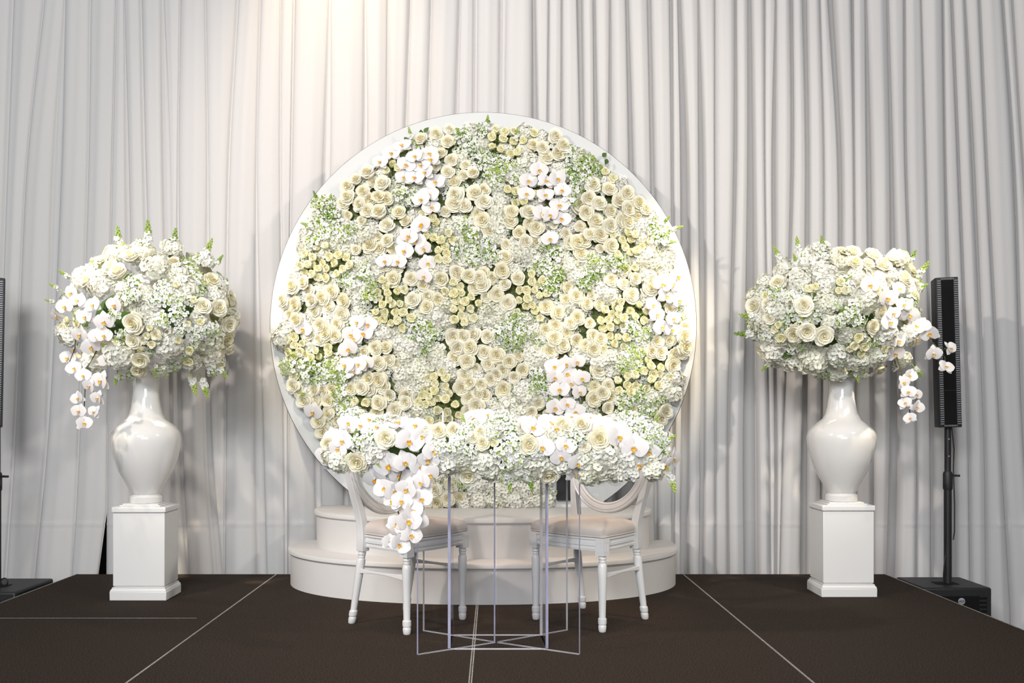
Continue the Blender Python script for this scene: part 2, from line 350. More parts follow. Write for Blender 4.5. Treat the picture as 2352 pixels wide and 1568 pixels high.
# ------------------------------------------------------------------ flower meshes (unit radius, facing +Z)
def rose_mb(seed, N=22, closed=0.0, heart=0.17):
    R = random.Random(seed); mb = MB(); th = R.uniform(0, 6.28)
    def dome(r): return 0.62*math.sqrt(max(0.0, 1.0-(r*0.93)**2))
    mb.grid([[(r*math.cos(2*PI*i/14), r*math.sin(2*PI*i/14), dome(r)-0.24) for i in range(14)] for r in (0.02, 0.2, 0.4, 0.6, 0.74, 0.82)], 0, True)
    mb.grid([[(r*math.cos(2*PI*i/14), r*math.sin(2*PI*i/14), z) for i in range(14)] for r, z in ((0.82, 0.06), (0.55, -0.2), (0.1, -0.34))], 0, True)
    for i in range(N):
        t = (i+0.5)/N; th += 2.39996+R.uniform(-0.22, 0.22)
        rt = (0.09+0.90*t**0.80)*R.uniform(0.95, 1.05); rt *= 1-closed*0.30*t
        lean = 0.05+0.30*t*(1-0.5*closed)
        ht = dome(rt)+0.09+closed*0.16*t+R.uniform(-.04, .04); hb = ht-0.38-0.10*(1-t)
        rb = max(0.03, rt-lean)
        half = (1.30-0.52*t)*R.uniform(0.9, 1.1)
        nu, nv = 7, 4; rows = []
        tip = R.uniform(-.3, .3)
        for j in range(nv):
            v = j/(nv-1); row = []
            for k in range(nu):
                u = -1+2*k/(nu-1)
                a = th+u*half*(0.72+0.28*math.sin(PI*min(1.0, 0.2+0.6*v)))
                r = rb+(rt-rb)*v
                h = hb+(ht-hb)*v
                h -= 0.17*abs(u)**2.4*v*(0.35+0.9*t)
                r -= 0.06*abs(u)**3*t
                if j == nv-1:
                    r += 0.02+0.085*t; h -= 0.02+0.075*t
                    r += 0.05*t*math.exp(-((u-tip)/0.35)**2)
                    r -= 0.055*abs(u)**4; h -= 0.06*abs(u)**4
                row.append((r*math.cos(a), r*math.sin(a), h))
            rows.append(row)
        mb.grid(rows, 1 if t < heart else 0)
    mb.ball((0.02, 0, dome(0)-0.10), 0.10, 0.085, 0.16, 1, 7, 4)
    mb.v = [(x, y, z*1.25) for x, y, z in mb.v]
    return mb
ROSE = [rose_mb(s).mesh('rose', [M['rose'], M['rose_in']]) for s in (1, 2, 3, 4)]
BUDR = [rose_mb(s, 22, closed=0.5).mesh('rose', [M['rose'], M['rose_in']]) for s in (11, 12)]
def spray_mb(seed):
    m = rose_mb(seed, 12, closed=0.5, heart=0.18); R = random.Random(seed)
    for k in range(5):
        a = k*1.2566+R.uniform(-.2, .2); c, s = math.cos(a), math.sin(a)
        m.add([(0.3*c-0.14*s, 0.3*s+0.14*c, -0.2), (0.3*c+0.14*s, 0.3*s-0.14*c, -0.2), (1.08*c, 1.08*s, 0.0), (0.7*c-0.16*s, 0.7*s+0.16*c, -0.1), (0.7*c+0.16*s, 0.7*s-0.16*c, -0.1)], [(0, 1, 4, 3), (3, 4, 2)], 2)
    m.tube([(0, 0, -0.15), (0, 0, -1.6)], 0.09, 5, 2)
    return m
SPRAY = [spray_mb(s).mesh('spray_rose', [M['spray'], M['spray_in'], M['bud']]) for s in (21, 22, 23)]
def floret(mb, p, n, s, R, mp=0, mc=1, k=4):
    mx = frame(p, n, roll=R.uniform(0, 6.28), s=s); vs = []; fs = []
    for q in range(k):
        a = 2*PI*q/k+R.uniform(-.12, .12); c, si = math.cos(a), math.sin(a); wd = 0.62 if k == 4 else 0.48
        b = len(vs); z1 = R.uniform(0.05, 0.3)
        vs += [(0.08*c, 0.08*si, 0), (0.6*c-wd*si, 0.6*si+wd*c, z1), (1.0*c-0.3*si, 1.0*si+0.3*c, z1*0.9+R.uniform(-.12, .1)), (1.0*c+0.3*si, 1.0*si-0.3*c, z1*0.9+R.uniform(-.12, .1)), (0.6*c+wd*si, 0.6*si-wd*c, z1), (0.62*c, 0.62*si, 0.1)]
        fs += [(b, b+5, b+1), (b+1, b+5, b+2), (b+2, b+5, b+3), (b+3, b+5, b+4), (b+4, b+5, b)]
    m = [mp]*len(fs)
    b = len(vs); vs += [(0.14, 0, 0.12), (-0.07, 0.12, 0.12), (-0.07, -0.12, 0.12), (0, 0, 0.22)]
    fs += [(b, b+1, b+3), (b+1, b+2, b+3), (b+2, b, b+3)]; m += [mc]*3
    mb.add([mx @ Vector(v) for v in vs], fs, m)
def hyd_mb(seed, n=50, flat=0.82):
    R = random.Random(seed); mb = MB(); mb.ball((0, 0, 0.03), 0.66, 0.66, 0.66*flat, 1, 8, 5)
    for i in range(n):
        z = 1-1.18*(i+0.5)/n; a = i*2.39996; r = math.sqrt(max(0, 1-z*z))
        d = Vector((r*math.cos(a), r*math.sin(a), z)); q = 0.82+R.uniform(-.12, .12)
        p = Vector((d.x*q, d.y*q, d.z*q*flat+0.05)); nn = d+Vector((R.uniform(-.6, .6), R.uniform(-.6, .6), R.uniform(-.2, .4)))
        floret(mb, p, nn, R.uniform(0.22, 0.33), R)
    return mb
HYD = [hyd_mb(s).mesh('hydrangea', [M['hyd'], M['hyd_in']], False) for s in (31, 32, 33)]
HYDB = [hyd_mb(s, 34).mesh('hydrangea', [M['hyd'], M['hyd_in']], False) for s in (36, 37)]
def stock_mb(seed, green=1.0):
    R = random.Random(seed); mb = MB(); mb.ball((0, 0, -0.1), 0.5, 0.5, 0.25, 1, 6, 4)
    for i in range(17):
        a = i*2.39996; r = 0.95*math.sqrt((i+0.5)/17); p = Vector((r*math.cos(a), r*math.sin(a), 0.45-0.4*r*r+R.uniform(-.1, .12)))
        floret(mb, p, (p.x*0.7+R.uniform(-.3, .3), p.y*0.7+R.uniform(-.3, .3), 0.7), R.uniform(0.19, 0.27), R, 0, 1, 5)
    for i in range(int(20*green)):
        a = R.uniform(0, 6.28); r = 0.95*math.sqrt(R.random()); p = (r*math.cos(a), r*math.sin(a), 0.55-0.4*r*r+R.uniform(-.05, .2)); q = R.uniform(.045, .085)
        mb.ball(p, q, q, q*1.5, 1, 5, 3)
    for i in range(int(6*green)):
        a = R.uniform(0, 6.28); c, s = math.cos(a), math.sin(a); r0 = R.uniform(.1, .5); r1 = r0+R.uniform(.3, .5); z = R.uniform(.3, .6)
        mb.add([(r0*c, r0*s, z-.1), ((r0+r1)/2*c-.07*s, (r0+r1)/2*s+.07*c, z+.05), (r1*c, r1*s, z), ((r0+r1)/2*c+.07*s, (r0+r1)/2*s-.07*c, z+.05)], [(0, 1, 2, 3)], 1)
    return mb
STOCK = [stock_mb(s, 1.0).mesh('stock_cluster', [M['stock'], M['bud']], False) for s in (41, 42, 43)]
STOCKW = [stock_mb(s, 0.35).mesh('stock_cluster', [M['stock'], M['bud']], False) for s in (46, 47)]
STOCKG = [stock_mb(s, 2.6).mesh('stock_cluster', [M['stock'], M['bud']], False) for s in (44, 45)]
def spike_mb(seed):   # a flowering tip along +Z, unit length 1: florets low down, green buds towards the tip
    R = random.Random(seed); mb = MB(); bend = R.uniform(-.12, .12)
    mb.tube([(0, 0, -0.5), (bend*.3, 0, 0.3), (bend, 0, 1.0)], [0.035, 0.03, 0.015], 5, 1)
    for i in range(10):
        z = -0.1+0.05*i; a = i*2.4; p = Vector((0.15*math.cos(a), 0.15*math.sin(a), z))
        floret(mb, p, (p.x, p.y, 0.08), R.uniform(.13, .18), R, 0, 1, 5)
    for i in range(16):
        z = 0.36+0.04*i; a = i*2.4; r = 0.10*(1.15-z)+0.02; q = 0.065*(1.35-z)+0.012
        mb.ball((r*1.4*math.cos(a)+bend*z, r*1.4*math.sin(a), z), q, q, q*1.3, 1, 5, 3)
    return mb
SPIKE = [spike_mb(s).mesh('stock_spike', [M['stock'], M['bud']], False) for s in (51, 52, 53)]
def leaf_mb():
    mb = MB(); rows = []
    for j in range(6):
        v = j/5; wv = 0.34*math.sin(PI*min(1, v**0.8))+0.01
        rows.append([(-wv, v, 0.06*v*(1-v)+0.09), (0, v, -0.10*v*v+0.02), (wv, v, 0.06*v*(1-v)+0.09)])
    return mb.grid(rows)
LEAF = leaf_mb().mesh('leaf', [M['leaf']])
def pgrid(L, W, base, cup, curl, nu=8, nv=7, e=0.75):
    rows = []
    for j in range(nu):
        u = j/(nu-1); wv = W*math.sin(PI*min(0.985, u*0.985)**e)**0.62*(1 if u > 0 else 0)+base*(1-u)
        rows.append([(L*u, wv*q, cup*u*(1-u)-0.25*W*abs(q)**2*u*(1-u)+curl*u*u) for q in [-1+2*k/(nv-1) for k in range(nv)]])
    return rows
ORP = MB().grid(pgrid(0.98, 0.60, 0.07, 0.16, -0.06)).mesh('petal', [M['orchid']])
ORB = MB()
for a in (PI/2, PI*1.19, PI*1.81):
    g = MB().grid(pgrid(0.95, 0.33, 0.06, 0.10, -0.12, 5, 4, 0.9)); ORB.merge(g, Matrix.Translation((0, 0, -0.035)) @ Matrix.Rotation(a, 4, 'Z'))
ORB.ball((0, 0.05, 0.10), 0.07, 0.09, 0.12, 0, 6, 4); ORB.tube([(0, 0, -0.02), (0, 0.1, -0.35), (0, 0.35, -0.6)], 0.035, 5, 1)
ORB = ORB.mesh('orchid_bloom', [M['orchid'], M['stem']])
LIP = MB()
for s in (-1, 1): LIP.grid([[(s*(0.03+0.14*u), -0.05-0.05*u+0.09*(v-.5)*2*(0.4+u*.6), 0.12+0.16*u) for v in (0, .5, 1)] for u in (0, .5, 1)])
LIP.grid([[(0.09*q*(1-0.6*abs(2*u-1)), -0.07-0.30*u, 0.14+0.16*math.sin(PI*u*.8)) for q in (-1, 0, 1)] for u in (0, .33, .66, 1)])
LIP.ball((0, -0.06, 0.16), 0.06, 0.06, 0.07, 0, 5, 3)
LIP = LIP.mesh('lip', [M['lip']])
MIR = Matrix.Scale(-1, 4, (1, 0, 0))
def orchid(root, base, p, n, r, roll=0.0, close=0.0):
    mx = frame(p, n, roll=roll, s=r)
    b = inst('orchid_bloom', ORB, root, mx, base)
    fold = Matrix.Rotation(-0.12-close, 4, 'Y'); t = Matrix.Rotation(0.12, 4, 'Z')
    inst('petal', ORP, b, t @ fold); inst('petal', ORP, b, MIR @ t @ fold); inst('lip', LIP, b, Matrix())
    return b

def put(root, base, kind, p, n, r):
    R = random
    if kind == 'R': return inst('rose', R.choice(ROSE) if R.random() < 0.75 else R.choice(BUDR), root, frame(p, n, roll=R.uniform(0, 6.28), s=r), base)
    if kind == 'S': return inst('spray_rose', R.choice(SPRAY), root, frame(p, n, roll=R.uniform(0, 6.28), s=r), base)
    if kind == 'H': return inst('hydrangea', R.choice(HYD), root, frame(p, n, roll=R.uniform(0, 6.28), s=r), base)
    if kind == 'G': return inst('stock_cluster', R.choice(STOCK), root, frame(p, n, roll=R.uniform(0, 6.28), s=r), base)
    if kind == 'W': return inst('stock_cluster', R.choice(STOCKW), root, frame(p, n, roll=R.uniform(0, 6.28), s=r), base)
    if kind == 'K': return inst('stock_cluster', R.choice(STOCKG), root, frame(p, n, roll=R.uniform(0, 6.28), s=r), base)
    if kind == 'T': return inst('stock_spike', R.choice(SPIKE), root, frame(p, n, roll=R.uniform(0, 6.28), s=r), base)
    if kind == 'L': return inst('leaf', LEAF, root, frame(p, n, roll=R.uniform(0, 6.28), s=r), base)
    if kind == 'O': return orchid(root, base, p, n, r, R.uniform(-0.35, 0.35), R.uniform(0, 0.25))
def jit(n, a):
    return Vector(n)+Vector((random.uniform(-a, a), random.uniform(-a, a), random.uniform(-a, a)))

# ------------------------------------------------------------------ the flower disc
DY = 5.46; DC = (-0.0636, 1.477); DR = 1.246; DB = 0.416
wall = empty('flower_disc', (DC[0], DY, DB), 'big round white board covered in cream roses, orchids and hydrangeas on the curved steps', 'flower wall')
WB = Vector(wall.location)
def disc(r, y0, y1, m0, m1):
    a0 = math.acos((DC[1]-DB)/DR); n = 120; mb = MB(); fr = []; bk = []
    zc = DB-DC[1]
    for i in range(n+1):
        a = -PI/2+a0+(2*PI-2*a0)*i/n
        x = DC[0]+r*math.cos(a); z = max(DC[1]+r*math.sin(a), DB)
        fr.append((x, y0, z)); bk.append((x, y1, z))
    k = n+1; mb.add(fr+bk, [tuple(reversed(range(k))), tuple(range(k, 2*k))]+[(i, (i+1) % k, k+(i+1) % k, k+i) for i in range(k)], [m0, m1]+[m1]*k)
    return mb
ch(disc(DR, DY, DY+0.012, 0, 0), 'backing_board', [M['disc']], wall)
ch(disc(DR+0.0055, DY+0.012, DY+0.045, 0, 0), 'board_edge', [M['disc_edge']], wall)
YF = 5.41
def wp(px, py, y=YF): return P(px, py, y)
fm = MB(); n = 90; ring = []
def inside(px, py, m=0):
    if py > 1162: return False
    d = math.hypot(px-1110, py-747)
    if py > 1085 and not (972 < px < 1262): return False
    return d < 458-m
for i in range(n):
    a = 2*PI*i/n; r = 440; px, py = 1110+r*math.cos(a), min(1150, 747-r*math.sin(a))
    if py > 1060 and not 980 < px < 1270: py = 1060
    ring.append(wp(px, py, DY-0.02))
k = len(ring); fm.add(ring+[(v.x, DY-0.001, v.z) for v in ring], [tuple(reversed(range(k)))]+[(i, (i+1) % k, k+(i+1) % k, k+i) for i in range(k)])
ch(fm, 'moss_base', [M['foam']], wall)
ORCH = [(923,335),(953,359),(985,353),(990,366),(933,378),(968,381),(978,396),(929,407),(953,408),(900,352),(874,372),(1000,418),(968,458),(985,447),(990,477),
 (1238,390),(1254,416),(1279,410),(1213,415),(1209,445),(1252,448),(1292,437),(1285,472),(1262,493),(1245,490),(1290,502),(1263,548),
 (940,542),(968,514),(933,550),(956,552),(973,570),(930,576),(982,604),(915,600),(975,634),(884,600),(965,520),
 (1530,680),(1558,690),(1522,652),(1545,652),(1556,634),(1545,732),(1508,722),(1500,700),(1542,756),(1518,752),
 (697,755),(822,740),(846,745),(815,776),(800,800),(793,838),(826,836),(842,834),(834,765),(808,768),(812,850),(720,945),
 (1274,842),(1275,866),(1303,857),(1325,830),(1336,868),(1286,894),(1330,900),(1302,928),(1275,936),(1322,945),(1300,835),(1310,880)]
ROS = [(1003,310),(1030,328),(1037,370),(1030,397),(1045,422),(1088,400),(1092,447),(1047,450),(1043,472),(1068,475),(880,425),(887,458),(918,490),(845,400),(857,420),(800,430),(820,415),(835,442),(850,460),(828,470),(800,455),(872,490),(845,485),(790,470),(870,455),
 (1275,315),(1245,342),(1292,336),(1281,356),(1255,364),(1225,336),(1110,440),(1110,466),(1100,495),(1175,488),(1212,490),
 (1360,427),(1398,437),(1438,447),(1350,457),(1375,470),(1420,465),(1440,482),(1465,468),(1482,484),(1460,500),(1400,487),(1345,490),(1330,475),(1430,505),
 (655,645),(652,690),(682,700),(712,670),(742,685),(792,690),(690,733),(757,707),(725,715),(787,722),(852,565),(675,660),(670,725),(650,665),(720,690),(765,670),(700,650),
 (890,520),(892,555),(873,572),(890,612),(915,614),(905,642),(945,642),(972,655),(1015,642),(950,690),(1007,688),(982,706),(984,682),(1050,628),(1076,635),(1100,640),
 (1110,508),(1122,532),(1170,510),(1216,515),(1192,538),(1206,556),(1231,561),(1160,593),(1151,622),(1130,640),(1108,655),(1160,655),(1140,677),(1190,642),(1166,697),(1110,630),(1090,660),(1230,525),
 (1310,560),(1332,585),(1325,560),(1255,706),(1280,720),(1302,660),(1322,682),(1326,730),(1345,700),(1300,690),(1310,745),
 (1365,510),(1400,520),(1440,512),(1354,541),(1376,541),(1402,566),(1430,622),(1403,645),(1430,655),(1457,640),(1490,664),(1447,680),(1340,555),
 (685,737),(737,748),(776,745),(712,765),(735,781),(752,765),(772,772),(675,885),(668,920),(702,920),(725,897),(746,896),(766,893),(724,922),(757,920),(757,950),(690,900),
 (807,892),(832,890),(852,890),(890,799),(865,800),(870,835),(895,828),(912,836),(872,872),(898,906),(880,887),(873,926),(935,908),(932,924),(908,942),(870,946),(850,870),
 (1040,772),(1065,772),(1090,770),(1050,798),(1081,798),(1047,822),(1072,830),(1059,890),(1070,862),(1080,880),(1077,914),(1096,930),(1098,905),
 (1120,775),(1113,810),(1140,816),(1120,838),(1168,830),(1140,860),(1155,850),(1199,850),(1181,866),(1155,893),(1105,884),(1126,872),(1109,906),(1253,758),(1275,750),(1273,778),(1291,792),(1322,781),(1262,806),(1345,795),(1300,765),
 (1360,772),(1363,802),(1376,780),(1508,787),(1515,811),(1495,806),(1546,815),(1535,780),(1568,775),(1569,797),(1563,812),(1542,838),(1570,755),(1371,852),(1396,887),(1383,904),(1362,916),(1394,936),(1400,910),(1220,945),(1235,925),(1525,945),(1515,960),
 (745,990),(760,1012),(778,968),(735,968),(800,985),(985,1105),(1000,1125),(1040,1112),(1055,1140),(1030,1145),(1005,1150),(985,1150),(1270,1105),(1272,1135)]
SEED = {'S': [(885,372),(900,396),(868,396),(850,355),(850,385),(1160,295),(1150,320),(1180,340),(1200,312),(1230,305),(1160,340),(1215,325),(1195,435),(1200,460),(1220,458),(1185,445),(1395,390),(690,575),(700,597),(680,602),(740,590),(752,602),(772,600),(722,625),(700,620),(762,620),(780,610),
  (985,508),(995,530),(1010,542),(1000,565),(1005,582),(1025,560),(1020,587),(890,665),(880,682),(922,688),(900,700),(885,720),(930,716),(910,730),(1050,660),(1060,682),(1080,692),(1060,712),(1077,722),(1050,692),
  (1220,655),(1210,682),(1235,662),(1222,692),(1245,685),(1200,672),(1215,706),(1180,704),(1232,706),(1440,535),(1452,545),(1425,552),(1440,562),(1452,572),(1430,577),(1470,560),(1452,590),
  (1410,700),(1420,716),(1450,706),(1436,726),(1462,720),(1410,728),(665,775),(690,782),(715,785),(660,800),(682,800),(705,806),(710,816),(735,802),(810,915),(826,926),(840,912),(816,936),
  (1010,860),(1010,876),(990,880),(1000,892),(980,896),(1000,906),(1020,910),(1005,926),(985,912),(1030,892),(1036,912),(980,926),(1000,946),(1036,936),(1390,760),(1410,756),(1426,766),(1400,772),(1405,796),(1422,780),(1395,802),
  (1495,845),(1520,840),(1480,852),(1500,866),(1490,872),(1470,866),(1476,880),(1520,862),(1420,886),(1436,886),(1450,886),(1470,896),(1536,860),(1450,946),(1436,950)],
 'G': [(735,470),(760,490),(1060,310),(1082,330),(920,440),(942,456),(1108,300),(1150,390),(1130,402),(1170,380),(1190,410),(1142,420),(1310,352),(1330,376),(1320,402),(1325,430),(1316,460),(1350,376),(1370,392),(1350,410),
  (730,510),(752,530),(770,510),(722,550),(790,540),(802,528),(790,640),(802,652),(840,630),(852,652),(850,680),(1060,520),(1082,540),(1090,570),(1052,577),(1085,600),(1120,562),(1115,590),(1130,588),(1252,562),(1272,580),(1242,610),(1260,622),(1280,636),(1262,660),
  (1190,732),(1500,520),(1512,545),(1522,532),(1360,600),(1380,612),(1400,602),(1420,606),(1360,632),(1345,650),(690,835),(720,842),(742,850),(700,862),(760,862),(730,872),(770,840),(790,862),(662,842),(780,880),(780,902),(796,922),(790,940),
  (960,750),(980,756),(990,772),(975,776),(985,796),(1160,756),(1180,750),(1200,762),(1170,780),(1190,786),(1210,772),(1150,770),(1235,860),(1240,880),(1225,892),(1260,892),(1270,910),(1452,756),(1470,766),(1482,772),(1446,802),(1440,826),(1465,812),(1460,842),(1430,842),
  (1430,912),(1450,922),(1470,910),(1500,922),(1430,936),(1512,926),(1480,942),(1500,952),(1060,1105)],
 'H': [(1210,370),(1150,460),(1140,482),(840,540),(850,530),(990,620),(1020,612),(1000,640),(1025,700),(1000,722),(1140,512),(1190,582),(1212,582),(1310,612),(1322,632),(1120,710),(1470,520),(1482,592),(1500,602),(1492,640),(1380,670),(1400,682),(660,755),(650,777),
  (880,765),(920,792),(940,802),(930,817),(1010,832),(1000,812),(1025,842),(925,860),(968,858),(975,880),(965,946),(945,900),(1220,812),(1230,830),(1245,826),(1200,892),(1212,910),(1170,930),(1190,952),(1150,942),(1400,822),(1380,832),(1476,786),(1550,870),(1532,892),(1545,902),
  (1090,1120),(1120,1110),(1150,1125),(1180,1115),(1210,1125),(1240,1115),(1100,1150),(1140,1152),(1180,1150),(1220,1152),(1250,1148),(1000,1090),(960,1000),(1100,1000),(1200,1000),(1400,1000)]}
PPM = F/YF
placed = []
def free(px, py, r, k=0.8):
    for x, y, q in placed:
        if (x-px)**2+(y-py)**2 < (k*(r+q))**2: return False
    return True
FRONT = (0, -1, 0.0)
def wput(kind, px, py, rp, y, tilt=0.25):
    d = Vector(((px-1110)/470*0.35, -1, -(py-747)/470*0.25))
    o = put(wall, WB, kind, wp(px, py, y), jit(d, tilt), rp/PPM); return o
for x, y in ORCH:
    wput('O', x, y, random.uniform(21, 26), 5.365+random.uniform(-.014, .014), 0.28); placed.append((x, y, 16))
nR = 0
for x, y in ROS:
    if not inside(x, y, -6) or (y > 1085 and x > 1262): continue
    r = random.uniform(16.5, 22)
    wput('R', x, y, r, 5.405+random.uniform(-.014, .016), 0.22); placed.append((x, y, r*0.85)); nR += 1
seeds = [(x, y, 'R') for x, y in ROS]+[(x, y, k) for k in SEED for x, y in SEED[k]]
def stype(px, py):
    return min(seeds, key=lambda s: (s[0]-px)**2+(s[1]-py)**2)[2]
for x, y in SEED['G']:
    wput('K' if random.random() < 0.45 else 'G', x, y, random.uniform(20, 26), 5.40+random.uniform(-.012, .01), 0.35); placed.append((x, y, 10))
nS = 0; sprays = []
for i in range(9000):
    x, y = random.uniform(640, 1580), random.uniform(285, 1160)
    if not inside(x, y, 4): continue
    if stype(x, y) != 'S': continue
    d = min((s[0]-x)**2+(s[1]-y)**2 for s in SEED['S'])
    r = random.uniform(10.0, 13.0)
    if d < 28**2 and free(x, y, r*0.72, 0.84):
        sprays.append((x, y, r)); placed.append((x, y, r*0.72)); nS += 1
sprays.sort(key=lambda q: -q[2])
for x, y, r in sprays[:300]: wput('S', x, y, r, 5.392+random.uniform(-.016, .014), 0.4)
mass = MB(); SM = [spray_mb(s) for s in (21, 22, 23)]
for x, y, r in sprays[300:]:
    mass.merge(random.choice(SM), frame(wp(x, y, 5.394), jit(FRONT, 0.4), roll=random.uniform(0, 6.28), s=r/PPM))
if sprays[300:]: ch(mass, 'spray_roses', [M['spray'], M['spray_in'], M['bud']], wall, smooth=True)['kind'] = 'stuff'
print('SPRAYS', len(sprays), 'ROSES', nR)
for x, y in SEED['H']:
    wput('H', x, y, random.uniform(24, 30), 5.425, 0.2); placed.append((x, y, 17))
for i in range(2600):
    x, y = random.uniform(640, 1580), random.uniform(285, 1160)
    if not inside(x, y, 3): continue
    t = stype(x, y)
    if t == 'R' and nR < 300 and free(x, y, 13, 0.80):
        r = random.uniform(12, 16); wput('R', x, y, r, 5.415, 0.25); placed.append((x, y, r*0.9)); nR += 1
    elif free(x, y, 12, 0.85):
        wput('G' if t == 'G' else 'H', x, y, random.uniform(17, 22), 5.428, 0.3); placed.append((x, y, 13))
under = []
for i in range(3000):
    x, y = random.uniform(640, 1580), random.uniform(285, 1160)
    if inside(x, y, 6) and stype(x, y) not in 'S' and all((x-a)**2+(y-b)**2 > 27**2 for a, b in under):
        under.append((x, y))
def bare(x, y): return min(math.hypot(x-a, y-b)-r for a, b, r in placed)
under = []
for i in range(3600):      # hydrangea set deep in the widest gaps first
    x, y = random.uniform(640, 1580), random.uniform(285, 1160)
    if inside(x, y, 6):
        d = bare(x, y)
        if d > 3 or stype(x, y) != 'S': under.append((d, x, y))
under.sort(reverse=True); kept = []
room = 300-sum(1 for c in wall.children if c.name.startswith('hydrangea'))
for d, x, y in under:
    if len(kept) < room and all((x-a)**2+(y-b)**2 > 21**2 for a, b in kept): kept.append((x, y))
for x, y in kept: wput('H', x, y, 23, 5.438, 0.15)
more = []
for d, x, y in under:
    if len(more) < 160 and d > -4.5 and all((x-a)**2+(y-b)**2 > 19**2 for a, b in kept+more): more.append((x, y))
for x, y in more: wput(random.choice('WWG'), x, y, 20, 5.430, 0.3)
print('KEPT', len(kept), 'MORE', len(more))
nL = 0
for i in range(150):
    a = random.uniform(0, 6.28); r = 455*math.sqrt(random.random()); x, y = 1110+r*math.cos(a), 747+r*math.sin(a)
    if inside(x, y, 10) and free(x, y, 2, 0.9):
        wput('L', x, y, 20, 5.425, 0.6); nL += 1
for x, y, dx, dz in [(730,462,-.45,.9),(760,470,.1,1),(1545,527,1,.25),(1520,515,.7,.7),(1530,555,.9,-.2),(1118,290,0,1),(705,895,-.6,-.7),(1185,318,.3,1),(690,815,-1,.1),(1050,320,.2,1),(945,318,-.3,1),(715,520,-1,.3)]:
    put(wall, WB, 'T', wp(x, y, 5.385), Vector((dx, -0.5, dz)), 26/PPM)
for x, y in [(968,312),(974,304),(938,326),(1395,366),(1383,360),(1555,885),(1127,280)]:
    put(wall, WB, 'L', wp(x, y, 5.42), Vector((random.uniform(-.4, .4), -1, 0.3)), 16/PPM)
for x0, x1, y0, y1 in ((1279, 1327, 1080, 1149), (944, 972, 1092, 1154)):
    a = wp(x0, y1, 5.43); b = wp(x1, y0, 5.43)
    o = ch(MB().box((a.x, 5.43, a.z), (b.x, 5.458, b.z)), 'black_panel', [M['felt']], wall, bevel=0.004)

# ------------------------------------------------------------------ pedestals and urns
def pedestal(cx, yf, label):
    d = 0.205; cy = yf+d/2
    r = empty('pedestal', (cx, cy, 0), label, 'pedestal', 'square white pedestals either side of the disc')
    hw, hd = 0.133, d/2
    def slab(ex, z0, z1, **k): return MB().box((-hw-ex, -hd-ex, z0), (hw+ex, hd+ex, z1))
    slab(0.013, 0, 0.046).build('base_plinth', M['plinth'], r, bevel=0.004)
    prof = [(0.011, 0.046), (0.009, 0.054), (0.003, 0.060), (0.003, 0.066), (-0.006, 0.069), (-0.006, 0.076)]
    m = MB(); m.grid([[(sx*(hw+e), sy*(hd+e), z) for sx, sy in ((-1, -1), (1, -1), (1, 1), (-1, 1))] for e, z in prof], 0, True)
    m.build('moulding', M['plinth'], r)
    slab(0.0, 0.072, 0.448).build('body', M['plinth'], r, bevel=0.003)
    slab(0.007, 0.449, 0.480).build('cap', M['plinth'], r, bevel=0.007, seg=3)
    MB().box((-0.105, -0.088, 0.480), (0.105, 0.088, 0.487)).box((-0.092, -0.080, 0.487), (0.092, 0.080, 0.494)).build('top_plate', M['plinth'], r, bevel=0.002)
    return cx, cy
VP = [(0.083,0.0),(0.084,0.004),(0.084,0.030),(0.080,0.036),(0.074,0.040),(0.072,0.045),(0.078,0.055),(0.100,0.098),(0.137,0.167),(0.160,0.235),(0.173,0.292),(0.177,0.330),(0.176,0.350),(0.168,0.374),(0.150,0.397),(0.122,0.420),(0.098,0.438),(0.083,0.465),(0.074,0.500),(0.067,0.545),(0.064,0.590),(0.066,0.630),(0.075,0.665),(0.090,0.690),(0.108,0.708),(0.126,0.722),(0.128,0.726),(0.124,0.728),(0.105,0.712),(0.07,0.67),(0.055,0.6)]
def urn(cx, cy, label):
    r = empty('urn', (cx, cy, 0.4945), label, 'vase', 'tall glossy white urns')
    k = 6
    MB().lathe(VP[:k], 16, 0).build('foot', M['gloss'], r, smooth=False, bevel=0.002)
    MB().lathe(VP[k-1:], 56, 0, cap=False).build('body', M['gloss'], r, smooth=True)
pl = pedestal(-1.828, 4.80, 'left white pedestal on the carpet, its right side face showing')
pr = pedestal(1.857, 4.89, 'right white pedestal on the carpet, its left side face showing')
urn(*pl, 'glossy white urn on the left pedestal')
urn(*pr, 'glossy white urn on the right pedestal')

